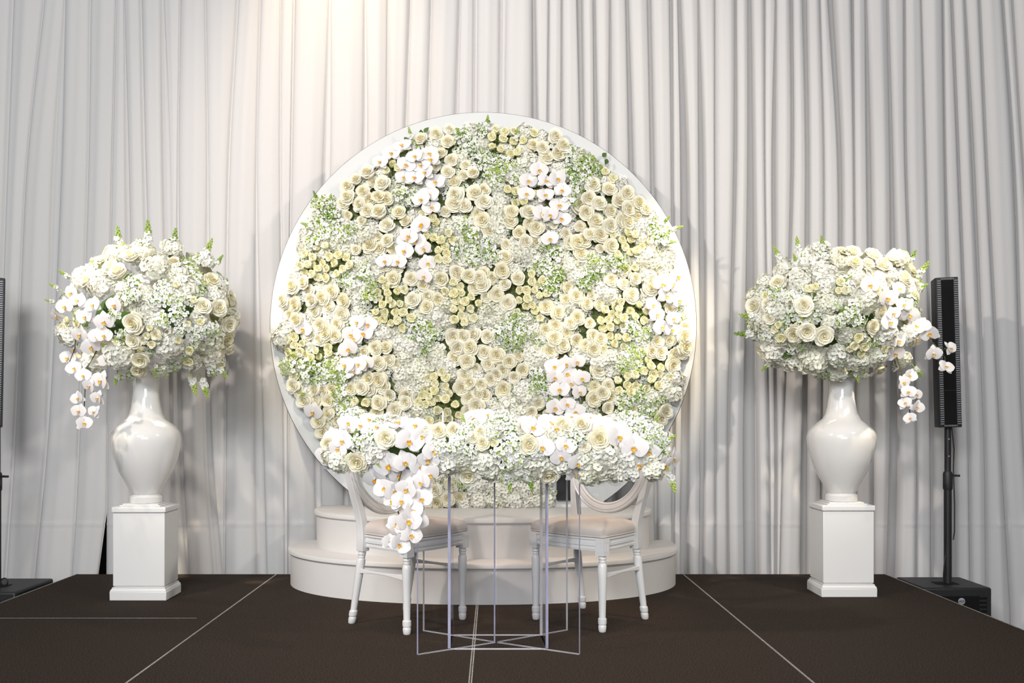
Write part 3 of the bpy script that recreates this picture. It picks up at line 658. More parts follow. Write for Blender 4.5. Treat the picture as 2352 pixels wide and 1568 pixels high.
# ------------------------------------------------------------------ bouquets
def arrangement(name, label, cat, group, c, cpx, cpy, rpx, rpy, ry, spec, exps=2.0, fill=None, ymax=None, front_y=None):
    base = Vector((c[0], c[1], c[2])); root = empty(name, base, label, cat, group)
    S = F/c[1]
    def surf(px, py, k=1.0):
        dx, dz = (px-cpx)/rpx, -(py-cpy)/rpy
        q = abs(dx)**exps+abs(dz)**2
        q = min(q, 0.995)
        Y = c[1]-ry*k*math.sqrt(1-q)
        if front_y and py > front_y[0]: Y = min(Y, front_y[1])
        p = P(px, py, Y)
        n = Vector((dx*abs(dx)**(exps-2)/rpx*200, -math.sqrt(1-q)*200/(ry*S), dz/rpy*200)).normalized()
        return p, n
    done = []
    for it in spec:
        kind, px, py = it[0], it[1], it[2]
        rp = it[3] if len(it) > 3 else {'R': 20, 'S': 10, 'H': 30, 'G': 22, 'W': 22, 'K': 22, 'T': 32, 'O': 22, 'L': 26}[kind]
        k = {'O': 1.12, 'R': 1.03, 'S': 1.05, 'H': 0.88, 'G': 1.07, 'W': 1.07, 'K': 1.07, 'T': 1.0, 'L': 0.86}[kind]
        p, nn = surf(px, py, k)
        if kind in 'RHGWKO': done.append((px, py, rp))
        if kind == 'T':
            out = Vector((nn.x*1.2+(it[4] if len(it) > 4 else 0), -0.25, nn.z*1.2+0.35+(it[5] if len(it) > 5 else 0)))
            put(root, base, 'T', p+out.normalized()*rp*0.30*p.y/F, out, rp*1.15*p.y/F)
        elif kind == 'O':
            n2 = Vector((nn.x*0.55+(it[4] if len(it) > 4 else 0), nn.y-0.55, nn.z*0.45+(it[5] if len(it) > 5 else 0)))
            put(root, base, 'O', p, jit(n2, 0.42), rp*p.y/F)
        else:
            n2 = Vector((nn.x, nn.y-(0.9 if exps > 3 else 0.35), nn.z)); put(root, base, kind, p, jit(n2, 0.18), rp*p.y/F)
    if fill:
        for i in range(fill*14):
            a = random.uniform(0, 6.28); q = math.sqrt(random.random())*(0.96 if exps < 3 else 0.84)
            px, py = cpx+rpx*q*math.copysign(abs(math.cos(a))**(2/exps), math.cos(a)), cpy+rpy*q*math.copysign(abs(math.sin(a))**(2/exps), math.sin(a))
            if exps > 3 and abs(px-1014) < 42 and py < 1000: continue
            if all((px-x)**2+(py-y)**2 > (0.74*r+9)**2 for x, y, r in done):
                kd = random.choice('HHGWRG' if exps < 3 else 'HHRROWR'); rp = random.uniform(18, 26); p, nn = surf(px, py, 0.90)
                put(root, base, kd, p, jit((nn.x, nn.y-0.2, nn.z), 0.2), rp*p.y/F); done.append((px, py, rp))
        for i in range(fill):      # sides and far side
            a = 2.39996*i; z = 1-1.75*(i+0.5)/fill; h = math.sqrt(max(0, 1-z*z)); d = Vector((h*math.cos(a), h*math.sin(a), z))
            if d.y < 0.05 and exps < 3: continue
            if exps > 3: continue
            p = Vector((c[0]+(cpx-CX)*c[1]/F*0+d.x*rpx/S*0.95+((cpx-CX)*c[1]/F-c[0]), c[1]+d.y*ry*0.95, H-(cpy-CY)*c[1]/F+d.z*rpy/S*0.95))
            put(root, base, random.choice('HHHRW'), p, d, random.uniform(0.06, 0.08))
    return root, base, surf
def core(root, base, c, rx, ry, rz, name='foam_core'):
    m = MB().ball((0, 0, 0), rx, ry, rz, 0, 20, 12); o = m.build(name, M['leaf'], root, smooth=True)
    o.location = Vector(c)-base; return o
def strand(root, base, pts, Y0):
    o = MB().tube([P(x, y, yy) for x, y, yy in pts], 0.0028, 6).build('orchid_stem', M['stem_dark'], root, smooth=True)
    o.location = -base; return o

LS = [('R',275,630,24),('R',310,742,26),('R',310,780,20),('R',325,822,22),('R',320,845,20),('R',483,648,22),('R',498,707,22),('R',466,704,20),('R',522,745,20),('R',518,775,20),('R',303,592,22),('R',258,618,22),('R',205,650,20),('R',330,780,12),('R',360,768,14),('R',400,605,16),('R',240,600,18),('R',525,800,15),('R',150,752,14),
 ('H',360,612,36),('H',232,655,34),('H',424,664,34),('H',385,790,40),('H',275,815,36),('H',480,780,36),('H',345,712,30),('H',265,590,32),('H',195,640,32),('H',330,585,30),('H',490,825,28),('H',215,830,30),('H',160,770,28),('H',440,830,24),('H',395,570,26),('H',300,690,28),('H',470,600,24),('H',455,735,26),
 ('S',338,770,10),('S',345,752,9),('S',430,745,11),('S',435,802,12),('S',440,828,10),('S',405,655,9),('S',432,828,13),('S',445,690,10),('S',392,690,10),('S',180,742,12),('S',155,735,10),('S',460,740,10),('S',505,835,12),('S',350,790,11),('S',410,780,9),
 ('G',435,610,24),('G',455,600,22),('W',385,685,24),('G',375,735,24),('G',410,722,22),('G',300,680,22),('W',355,690,22),('G',410,690,20),('W',450,765,22),('G',490,755,20),('W',420,755,20),('G',265,720,18),('W',280,575,22),('G',490,850,18),('G',275,862,14),('W',320,560,20),('W',395,575,20),('G',470,760,20),('G',180,725,16),
 ('T',275,568,34,-.1,.5),('T',341,560,38,0,.6),('T',398,572,34,.05,.6),('T',468,592,34,.25,.4),('T',492,612,24,.5,.1),('T',160,640,22,-.6,.2),('T',138,665,20,-.7,.1),('T',128,695,18,-.8,0),('T',440,862,34,.15,-1.9),('T',462,866,36,.45,-1.8),('T',500,840,26,.6,-.9),('T',270,855,22,.1,-1.6),('T',380,745,18),('T',280,765,20,0,-.3),
 ('L',305,640,24),('L',287,780,22),('L',472,660,26),('L',335,795,22),('L',253,780,20),('L',480,690,22),('L',380,640,22),('L',430,720,20),('L',330,660,20),('L',400,740,22),('L',365,740,20),('L',270,850,16),
 ('O',165,672,24),('O',150,703,24),('O',130,725,20),('O',197,727,24),('O',240,738,26),('O',265,700,24),('O',185,768,24),('O',225,772,24),('O',150,782,20),('O',172,800,24),('O',157,822,22),('O',247,828,22),('O',210,795,26),('O',215,700,24),('O',180,690,22),('O',240,770,22)]
LO = [('O',192,862,20,4.62),('O',234,874,26,4.60),('O',207,886,20,4.60),('O',180,914,19,4.60),('O',226,914,20,4.58),('O',182,944,20,4.60),('O',218,946,18,4.58),('O',194,972,21,4.58),('O',170,845,20,4.64)]
rt, bs, sf = arrangement('flower_arrangement', 'domed bouquet of white roses and hydrangeas in the left urn, orchids trailing at its left', 'bouquet', 'two bouquets on urns', (-1.828, 4.905, 1.235), 328, 718, 204, 150, 0.42, LS, fill=70)
core(rt, bs, (-1.835, 4.95, 1.47), 0.27, 0.18, 0.155)
for k, x, y, r, yy in LO: orchid(rt, bs, P(x, y, yy), jit((random.uniform(-.4, .4), -1, 0.1), 0.3), r*yy/F, random.uniform(-.5, .5), random.uniform(.1, .5))
strand(rt, bs, [(225, 800, 4.66), (198, 850, 4.64), (195, 900, 4.62), (192, 970, 4.61)], 0)
strand(rt, bs, [(160, 690, 4.72), (175, 740, 4.66), (172, 800, 4.66), (160, 830, 4.68)], 0)

RS = [('R',1845,705,24),('R',1852,760,25),('R',1890,770,24),('R',1825,765,22),('R',1955,588,24),('R',2002,592,24),('R',2025,612,22),('R',2072,642,22),('R',1962,608,20),('R',2000,750,18),('R',1788,652,20),('R',2085,622,20),('R',1930,585,20),('R',2045,600,20),('R',1765,700,16),('R',1990,610,18),('R',2095,680,18),('R',2100,760,16),('R',1770,730,16),('R',2020,845,16),
 ('H',1832,642,36),('H',1892,622,34),('H',1900,696,32),('H',1985,690,38),('H',1785,712,34),('H',1866,825,36),('H',1782,806,32),('H',1895,655,30),('H',1930,600,30),('H',1925,810,32),('H',2030,765,32),('H',1965,822,30),('H',2062,600,30),('H',2085,660,28),('H',1850,600,28),('H',1975,635,30),('H',2020,650,28),('H',1910,745,28),('H',1760,745,26),('H',2010,815,30),('H',2080,770,28),('H',2070,825,24),('H',1820,830,26),('H',1800,625,26),
 ('S',1858,665,12),('S',1872,660,10),('S',1930,650,13),('S',1940,668,13),('S',1780,755,11),('S',1795,775,13),('S',1970,775,13),('S',1982,796,13),('S',1960,792,13),('S',2012,670,12),('S',1760,680,11),('S',2028,800,11),('S',2090,786,13),('S',1925,668,10),('S',1790,745,10),('S',1950,800,10),('S',1975,810,11),('S',2060,790,11),
 ('G',1950,722,22),('G',1970,738,22),('G',1928,738,20),('W',1930,830,20),('W',1840,600,22),('G',1785,675,22),('W',1815,680,20),('W',1760,770,20),('G',1735,740,18),('W',1890,590,22),('W',1965,705,20),('G',2095,690,20),('G',2080,700,18),('G',1920,700,16),('W',1950,660,18),('W',1780,830,20),('G',1975,842,18),('W',1990,860,16),('G',2105,655,20),
 ('T',1795,600,28,-.4,.5),('T',1838,585,30,-.15,.6),('T',1890,578,26,0,.6),('T',1832,615,24,-.1,.4),('T',1745,730,34,-.9,.2),('T',1735,768,36,-.9,.3),('T',1770,832,22,-.7,-.7),('T',2085,610,28,.15,.6),('T',2103,640,34,.25,.6),('T',2100,675,26,.4,.4),('T',2098,840,24,.5,-1.1),('T',1965,845,24,0,-1.5),('T',1955,720,20),('T',1940,665,18),('T',1785,680,20,-.3,.3),
 ('L',1872,735,26),('L',1925,788,26),('L',1820,805,28),('L',1900,660,18),('L',1985,760,20),('L',2030,840,18),('L',1950,750,20),('L',1840,730,20),('L',1910,720,20),('L',1880,740,24),('L',1800,740,18),
 ('O',1996,655,26),('O',2036,684,28),('O',2062,664,24),('O',2042,740,26),('O',2088,722,26),('O',2102,748,26),('O',2062,782,24),('O',2055,812,24),('O',2105,778,22),('O',2060,842,22),('O',2075,700,22),('O',2050,720,20)]
RO = [('O',2135,765,25,4.84),('O',2143,812,22,4.80),('O',2181,800,20,4.80),('O',2172,842,21,4.80),('O',2074,878,18,4.72),('O',2086,900,20,4.70),('O',2104,906,17,4.70),('O',2078,926,18,4.70),('O',2106,934,18,4.68),('O',2090,960,16,4.68),('O',2090,862,18,4.74),('O',2120,745,20,4.82)]
rt, bs, sf = arrangement('flower_arrangement', 'domed bouquet of white roses and hydrangeas in the right urn, orchid sprays at its right', 'bouquet', 'two bouquets on urns', (1.857, 4.9925, 1.235), 1925, 714, 200, 150, 0.42, RS, fill=70)
core(rt, bs, (1.845, 5.04, 1.47), 0.27, 0.18, 0.155)
for k, x, y, r, yy in RO: orchid(rt, bs, P(x, y, yy), jit((random.uniform(-.4, .5), -1, 0.1), 0.35), r*yy/F, random.uniform(-.5, .5), random.uniform(.1, .5))
strand(rt, bs, [(2060, 820, 4.80), (2075, 870, 4.76), (2088, 900, 4.74), (2090, 960, 4.71)], 0)
strand(rt, bs, [(2090, 740, 4.90), (2130, 775, 4.86), (2160, 805, 4.83), (2180, 800, 4.82)], 0)
strand(rt, bs, [(2160, 805, 4.83), (2170, 820, 4.83), (2172, 840, 4.82)], 0)

# ------------------------------------------------------------------ acrylic table, garland, glass
tb = empty('acrylic_table', (0.017, 3.92, 0), 'clear acrylic table with crossed upright panels under the flower garland', 'table')
TZ = 0.733
def panel(a, b, z0=0.0, z1=TZ, th=0.0115, ends=(1, 1)):
    a = Vector((*a, 0)); b = Vector((*b, 0)); d = (b-a).normalized(); n = Vector((-d.y, d.x, 0))*th/2
    q = [a-n, b-n, b+n, a+n]
    vs = [(*p.xy, z0) for p in q]+[(*p.xy, z1) for p in q]
    mb = MB().add(vs, [(0,3,2,1),(4,5,6,7),(0,1,5,4),(1,2,6,5),(2,3,7,6),(3,0,4,7)], [2,1,0,ends[1],0,ends[0]])
    mb.add([(*(p*1).xy, z) for z in (0.0, 0.002) for p in (a-n*1.06, b-n*1.06, b+n*1.06, a+n*1.06)], [(0,1,5,4),(2,3,7,6)], 2)   # pale lower edge where the panel meets the carpet
    o = ch(mb, 'upright_panel', [M['acrylic'], M['acrylic_edge'], M['acrylic_base']], tb); return o
ctr = Vector((0.0085, 3.905)); 
for e, en in (((-0.304, 3.703), (1, 1)), ((0.339, 3.706), (0, 1)), ((-0.311, 4.118), (0, 2)), ((0.322, 4.130), (0, 2))):
    d = (Vector(e)-ctr).normalized(); panel(ctr+d*0.008, e, ends=en)
panel((-0.176, 3.793), (0.208, 3.793)); panel((-0.176, 4.035), (0.196, 4.035), ends=(2, 2))
panel((-0.183, 3.803), (-0.183, 4.028), ends=(1, 0)); panel((0.215, 3.803), (0.203, 4.028), ends=(1, 2))
for a, b, y in (((-0.176), 0.208, 3.786), (-0.176, 0.196, 4.028)):
    ch(MB().box((a, y-0.002, 0.0), (b, y+0.002, 0.003)), 'bottom_edge', [M['acrylic_base']], tb)
mb = MB(); pts = []
x0, x1, y0, y1, rr = -0.70, 0.74, 3.715, 4.15, 0.10
for cx_, cy_, a0 in ((x1-rr, y1-rr, 0), (x0+rr, y1-rr, PI/2), (x0+rr, y0+rr, PI), (x1-rr, y0+rr, 1.5*PI)):
    for i in range(7): pts.append((cx_+rr*math.cos(a0+PI/2*i/6), cy_+rr*math.sin(a0+PI/2*i/6)))
k = len(pts); mb.add([(x, y, TZ) for x, y in pts]+[(x, y, TZ+0.012) for x, y in pts], [tuple(reversed(range(k))), tuple(range(k, 2*k))]+[(i, (i+1) % k, k+(i+1) % k, k+i) for i in range(k)], [0, 0]+[1]*k)
ch(mb, 'table_top', [M['acrylic'], M['acrylic_edge']], tb)

GS = [('O',800,972,28,0,.4),('O',828,978,26,0,.4),('O',765,1005,28,-.6,.1),('O',788,1012,28,-.4,.1),('O',745,1045,26,-.9,0),('O',778,1030,26,-.3,0),('O',868,982,28,0,.8),('O',915,972,28,0,.8),('O',955,978,30,.2,.8),('O',940,1012,36),('O',893,1066,38),('O',862,1098,32),('O',917,1090,28,.2,0),('O',995,1035,30,.4,.1),('O',985,1055,28,.2,-.2),('O',965,1070,28,.5,-.3),('O',930,1060,30),('O',970,1000,26),('O',850,965,26,0,.8),
 ('R',888,1008,26),('R',822,1056,27),('R',1008,992,21),('R',1042,990,20),('R',1110,1018,17),('R',1086,1006,16),('R',1126,1003,15),('R',1104,992,15),('R',1076,1084,29),('R',1216,1022,26),('R',1292,978,24),('R',1336,980,26),('R',1376,1010,28),('R',1342,1026,15),('R',1300,990,22),('R',757,1020,20),('R',978,992,20),('R',1200,985,20),
 ('W',798,950,22),('G',822,960,20),('W',830,1016,26),('W',850,1006,24),('G',870,972,18),('W',1060,1002,26),('W',1050,1022,26),('W',1160,965,26),('W',1152,955,20),('W',1176,990,26),('W',1180,1022,26),('W',1150,1036,26),('W',1166,1062,28),('W',1190,1050,26),('W',1160,1086,24),('W',1204,1092,24),('W',1166,1100,18),('W',1218,1098,18),('W',1076,1040,24),('W',1038,1032,26),('W',1310,996,24),('W',1330,1006,24),('W',1462,968,26),('W',1480,982,26),('W',1502,992,24),('G',1512,1008,24),('W',1528,1008,20),('G',1486,1012,24),('G',1522,1032,22),('W',1420,968,22),('W',1440,962,24),('G',1130,1000,20),('W',1085,975,20),('W',815,945,18),('W',1010,1030,24),('G',1130,975,18),('W',1450,985,24),('W',1230,1040,22),
 ('H',782,1060,30),('H',1030,1060,36),('H',1110,1062,36),('H',1230,1066,36),('H',1125,1080,28),('H',1390,1042,42),('H',1368,1070,40),('H',1352,1088,30),('H',1412,1080,30),('H',1432,1055,34),('H',1445,1080,28),('H',1502,1080,28),('H',1290,1066,28),('H',860,1040,32),('H',1000,1062,30),('H',1060,1055,30),('H',1190,1075,28),('H',760,1045,26),('H',1270,1000,30),('H',1490,1050,30),('H',1340,1050,30),('H',1400,985,28),('H',1000,1012,26),('H',1140,990,30),('H',900,975,28),
 ('S',1135,1018,11),('S',1065,1030,10),('S',1360,1005,11),('S',1400,990,11),
 ('O',1090,962,32,0,.4),('O',1116,954,26,.2,.5),('O',1224,982,32,0,.7),('O',1266,972,34,0,.7),('O',1246,1026,31),('O',1288,1048,27,-.3,0),('O',1300,1022,27,.2,0),('O',1328,1062,28,.2,0),('O',1318,1086,26,.5,-.2),('O',1378,980,34),('O',1420,1002,34),('O',1456,1026,36),('O',1466,1064,33,0,-.7),('O',1492,1036,26,.2,.1),('O',1526,1066,32,.2,0),('O',1546,1052,28,.9,0),('O',1358,962,26,0,.8),('O',1412,975,26,0,.7),('O',1280,985,28),('O',1210,972,24,-.3,.7),
 ('T',1538,1082,36,.4,-1.6),('T',1170,1085,32,0,-1.7),('T',1215,1085,32,.2,-1.7),('T',815,1012,22,.3,.1),('T',1520,1020,28,.4,.1),('T',795,955,20,0,.4),('T',1065,985,24,0,.3),('T',1500,985,24,.3,.3),('T',860,1055,18,.3,0),('T',1435,965,18,.2,.3),
 ('L',1150,1000,26),('L',1090,1036,24),('L',1310,1062,26),('L',870,1050,24),('L',1285,1060,24),('L',1440,1050,24),('L',985,1075,20)]
rt, bs, sf = arrangement('table_garland', 'long low garland of white orchids, roses and stock along the acrylic table top', 'garland', None, (0.012, 3.80, TZ+0.0125), 1142, 1022, 420, 80, 0.17, GS, exps=5.0, fill=60, front_y=(1050, 3.688))
o = MB().box((-0.64, -0.055, 0.0), (0.64, 0.10, 0.13)).build('foam_core', M['leaf'], rt, bevel=0.03); o.location = (0, 0.01, 0)
GO = [(905,1125,28,3.60),(936,1122,30,3.58),(968,1105,28,3.62),(966,1146,30,3.60),(903,1152,26,3.60),(924,1150,28,3.58),(946,1172,28,3.57),(938,1195,34,3.56),(962,1192,26,3.60),(912,1205,27,3.58),(944,1228,28,3.57),(918,1250,28,3.58),(896,1244,22,3.60),(880,1120,26,3.60),(985,1090,28,3.62),(975,1130,22,3.64)]
for x, y, r, yy in GO: orchid(rt, bs, P(x, y, yy), jit((random.uniform(-.5, .5), -1, random.uniform(-.2, .3)), 0.3), r*yy/F, random.uniform(-.7, .7), random.uniform(.1, .5))
strand(rt, bs, [(975, 1060, 3.68), (968, 1110, 3.64), (950, 1170, 3.62), (935, 1215, 3.61), (915, 1255, 3.61)], 0)
strand(rt, bs, [(930, 1050, 3.66), (915, 1110, 3.63), (905, 1150, 3.63), (920, 1190, 3.62)], 0)
for i in range(46):     # the back and top of the garland
    x = random.uniform(-0.66, 0.68); y = random.uniform(0.02, 0.16); z = 0.11-0.5*max(0, y-0.06)
    if abs(x+0.23) < 0.09: continue
    put(rt, bs, random.choice('HHRGW'), Vector((x+0.012, 3.80+y, TZ+0.02+z)), jit((0, 0.4, 1), 0.3), random.uniform(0.035, 0.055))

gl = empty('wine_glass', (-0.222, 4.03, TZ+0.0125), 'clear wine glass standing behind the garland on the table', 'glass')
gp = [(r, z*1.06) for r, z in [(0.034,0),(0.033,0.003),(0.008,0.006),(0.004,0.012),(0.004,0.085),(0.007,0.092),(0.022,0.102),(0.036,0.125),(0.0395,0.150),(0.0375,0.180),(0.0315,0.222)]]
MB().lathe(gp[5:]+[(r-0.0012, z) for r, z in reversed(gp[6:])], 32, 0, cap=False).build('bowl', M['glass'], gl, smooth=True)
MB().lathe(gp[:6], 24, 0).build('stem', M['glass'], gl, smooth=True)

# ------------------------------------------------------------------ chairs
LEGP = [(0.0135,0),(0.0165,0.004),(0.0185,0.024),(0.0165,0.0305),(0.0150,0.0325),(0.0185,0.035),(0.0195,0.044),(0.0192,0.058),(0.0155,0.062),(0.0150,0.066),(0.0165,0.12),(0.0195,0.235),(0.0205,0.285),(0.0180,0.298),(0.0145,0.302),(0.0165,0.306),(0.0165,0.312),(0.0150,0.315),(0.0180,0.319),(0.0180,0.327),(0.0155,0.331),(0.020,0.335)]
def chair(cx, cy, rz, label):
    r = empty('oval_back_chair', (cx, cy, 0), label, 'chair', 'white oval backed chairs at the acrylic table', rz)
    for s in (-1, 1):
        m = MB().lathe(LEGP, 16, 0, (s*0.19, -0.165, 0))
        n0 = len(m.f)
        m.box((s*0.19-0.0225, -0.1875, 0.335), (s*0.19+0.0225, -0.1425, 0.412))
        for (ax, sg) in ((0, s), (1, -1)):      # the sunk square on the leg block
            for a0, a1, b0, b1 in ((-.011,.011,.352,.354),(-.011,.011,.392,.394),(-.011,-.009,.352,.394),(.009,.011,.352,.394)):
                if ax == 1: m.box((s*0.19+a0, -0.1884, b0), (s*0.19+a1, -0.187, b1))
                else: m.box((min(s*0.2119, s*0.2134), -0.165+a0, b0), (max(s*0.2119, s*0.2134), -0.165+a1, b1))
        o = m.build('leg', M['chair'], r)
        # raked rear leg
        m = MB(); rows = []
        for q, z in LEGP:
            t = z/0.335; yy = 0.185-0.062*t; xx = s*(0.182-0.008*t)
            rows.append([(xx+q*math.cos(2*PI*i/16), yy+q*math.sin(2*PI*i/16), z) for i in range(16)])
        m.grid(rows, 0, True); n0 = len(m.f)
        # post that rises from the leg block and sweeps out into the oval
        path = [(s*0.174, 0.121, 0.335), (s*0.174, 0.121, 0.345), (s*0.173, 0.120, 0.41), (s*0.176, 0.125, 0.46), (s*0.188, 0.136, 0.53), (s*0.203, 0.150, 0.60), (s*0.214, 0.163, 0.67), (s*0.216, 0.170, 0.71)]
        hw = [0.020, 0.023, 0.022, 0.019, 0.017, 0.015, 0.012, 0.006]
        rows = []
        for (x, y, z), q in zip(path, hw):
            rows.append([(x-q, y-0.020, z), (x+q, y-0.020, z), (x+q, y+0.018, z), (x-q, y+0.018, z)])
        m.grid(rows, 0, True); m.f.append((len(m.v)-4, len(m.v)-3, len(m.v)-2, len(m.v)-1)); m.m.append(0)
        o = m.build('leg', M['chair'], r, bevel=0.003)
        # side brace, curved along its lower edge
        rows = []
        for i in range(9):
            t = i/8; y = -0.150+0.300*t; x = s*(0.19-0.010*t); zt = 0.258-0.006*math.sin(PI*t); zb = 0.232+0.010*math.sin(PI*t)
            rows.append([(x-0.009, y, zb), (x+0.009, y, zb), (x+0.009, y, zt), (x-0.009, y, zt)])
        MB().grid(rows, 0, True).build('side_brace', M['chair'], r, bevel=0.002)
    # seat plan: bowed front, rounded sides
    def plan(e, n=9):
        pts = []
        for i in range(n): t = i/(n-1); pts.append((-0.205-e+(0.41+2*e)*t, -0.182-e-0.018*math.sin(PI*t)))
        for i in range(1, n): t = i/(n-1); pts.append((0.205+e-0.030*t+0.008*math.sin(PI*t), -0.182-e+(0.315+2*e)*t))
        for i in range(1, n): t = i/(n-1); pts.append((0.175+e-(0.35+2*e)*t, 0.133+e+0.010*math.sin(PI*t)))
        for i in range(1, n-1): t = i/(n-1); pts.append((-0.175-e-0.030*t-0.008*math.sin(PI*t), 0.133+e-(0.315+2*e)*t))
        return pts
    m = MB(); rows = []
    for e, z in ((-0.014, 0.352), (-0.004, 0.353), (-0.002, 0.362), (-0.006, 0.364), (-0.006, 0.374), (-0.001, 0.376), (-0.001, 0.388), (-0.005, 0.390), (-0.005, 0.400), (0.001, 0.403), (0.001, 0.412), (-0.012, 0.414)):
        rows.append([(x, y, z) for x, y in plan(e)])
    m.grid(rows, 0, True); k = len(rows[0]); m.f.append(tuple(range(len(m.v)-k, len(m.v)))); m.m.append(0)
    m.f.append(tuple(reversed(range(k)))); m.m.append(1)
    m.build('seat_rail', [M['chair'], M['spk']], r)
    m = MB(); rows = []
    pl0 = plan(0.0); cxm, cym = 0.0, -0.03
    for q, z in ((0.985, 0.4145), (1.0, 0.419), (1.004, 0.430), (0.995, 0.442), (0.965, 0.453), (0.90, 0.462), (0.78, 0.470), (0.6, 0.477), (0.35, 0.481), (0.12, 0.483)):
        rows.append([(cxm+(x-cxm)*q, cym+(y-cym)*q, z) for x, y in pl0])
    m.grid(rows, 0, True); m.f.append(tuple(range(len(m.v)-k, len(m.v)))); m.m.append(0)
    m.build('seat_cushion', M['fabric'], r, smooth=True)
    m = MB(); m.tube([(x*1.003, cym+(y-cym)*1.003, 0.4165) for x, y in pl0], 0.0032, 6, 0, True); m.build('piping', M['fabric'], r, smooth=True)
    # oval back
    OC = Vector((0, 0.158, 0.720)); A, B = 0.202, 0.212; tilt = math.atan2(0.075, 0.5)
    def op(t, da, dd):
        x = (A+da)*math.cos(t); v = (B+da)*math.sin(t)
        return (x, OC.y+v*math.sin(tilt)+dd*math.cos(tilt), OC.z+v*math.cos(tilt)-dd*math.sin(tilt))
    prof = [(-0.026,0.010),(-0.026,-0.006),(-0.019,-0.012),(-0.013,-0.009),(-0.008,-0.014),(0.006,-0.016),(0.012,-0.011),(0.019,-0.014),(0.024,-0.008),(0.024,0.012),(0.012,0.017),(-0.012,0.017)]
    rows = [[op(2*PI*i/64, da, dd) for da, dd in prof] for i in range(65)]
    m = MB().grid(rows, 0, True); m.build('back_frame', M['chair'], r, smooth=False)
    ring_ = [op(2*PI*i/48, -0.022, -0.002) for i in range(48)]; rg2 = [op(2*PI*i/48, -0.022, 0.003) for i in range(48)]
    m = MB().add(ring_+rg2, [tuple(range(48)), tuple(reversed(range(48, 96)))], 0)
    m.build('back_panel', M['mirror'], r)['label'] = 'clear see-through oval back panel'
chair(-0.394, 4.300, math.radians(52.5), 'white oval-backed chair left of the table, turned to face right')
chair(0.446, 4.345, math.radians(-42.5), 'white oval-backed chair right of the table, turned to face left')

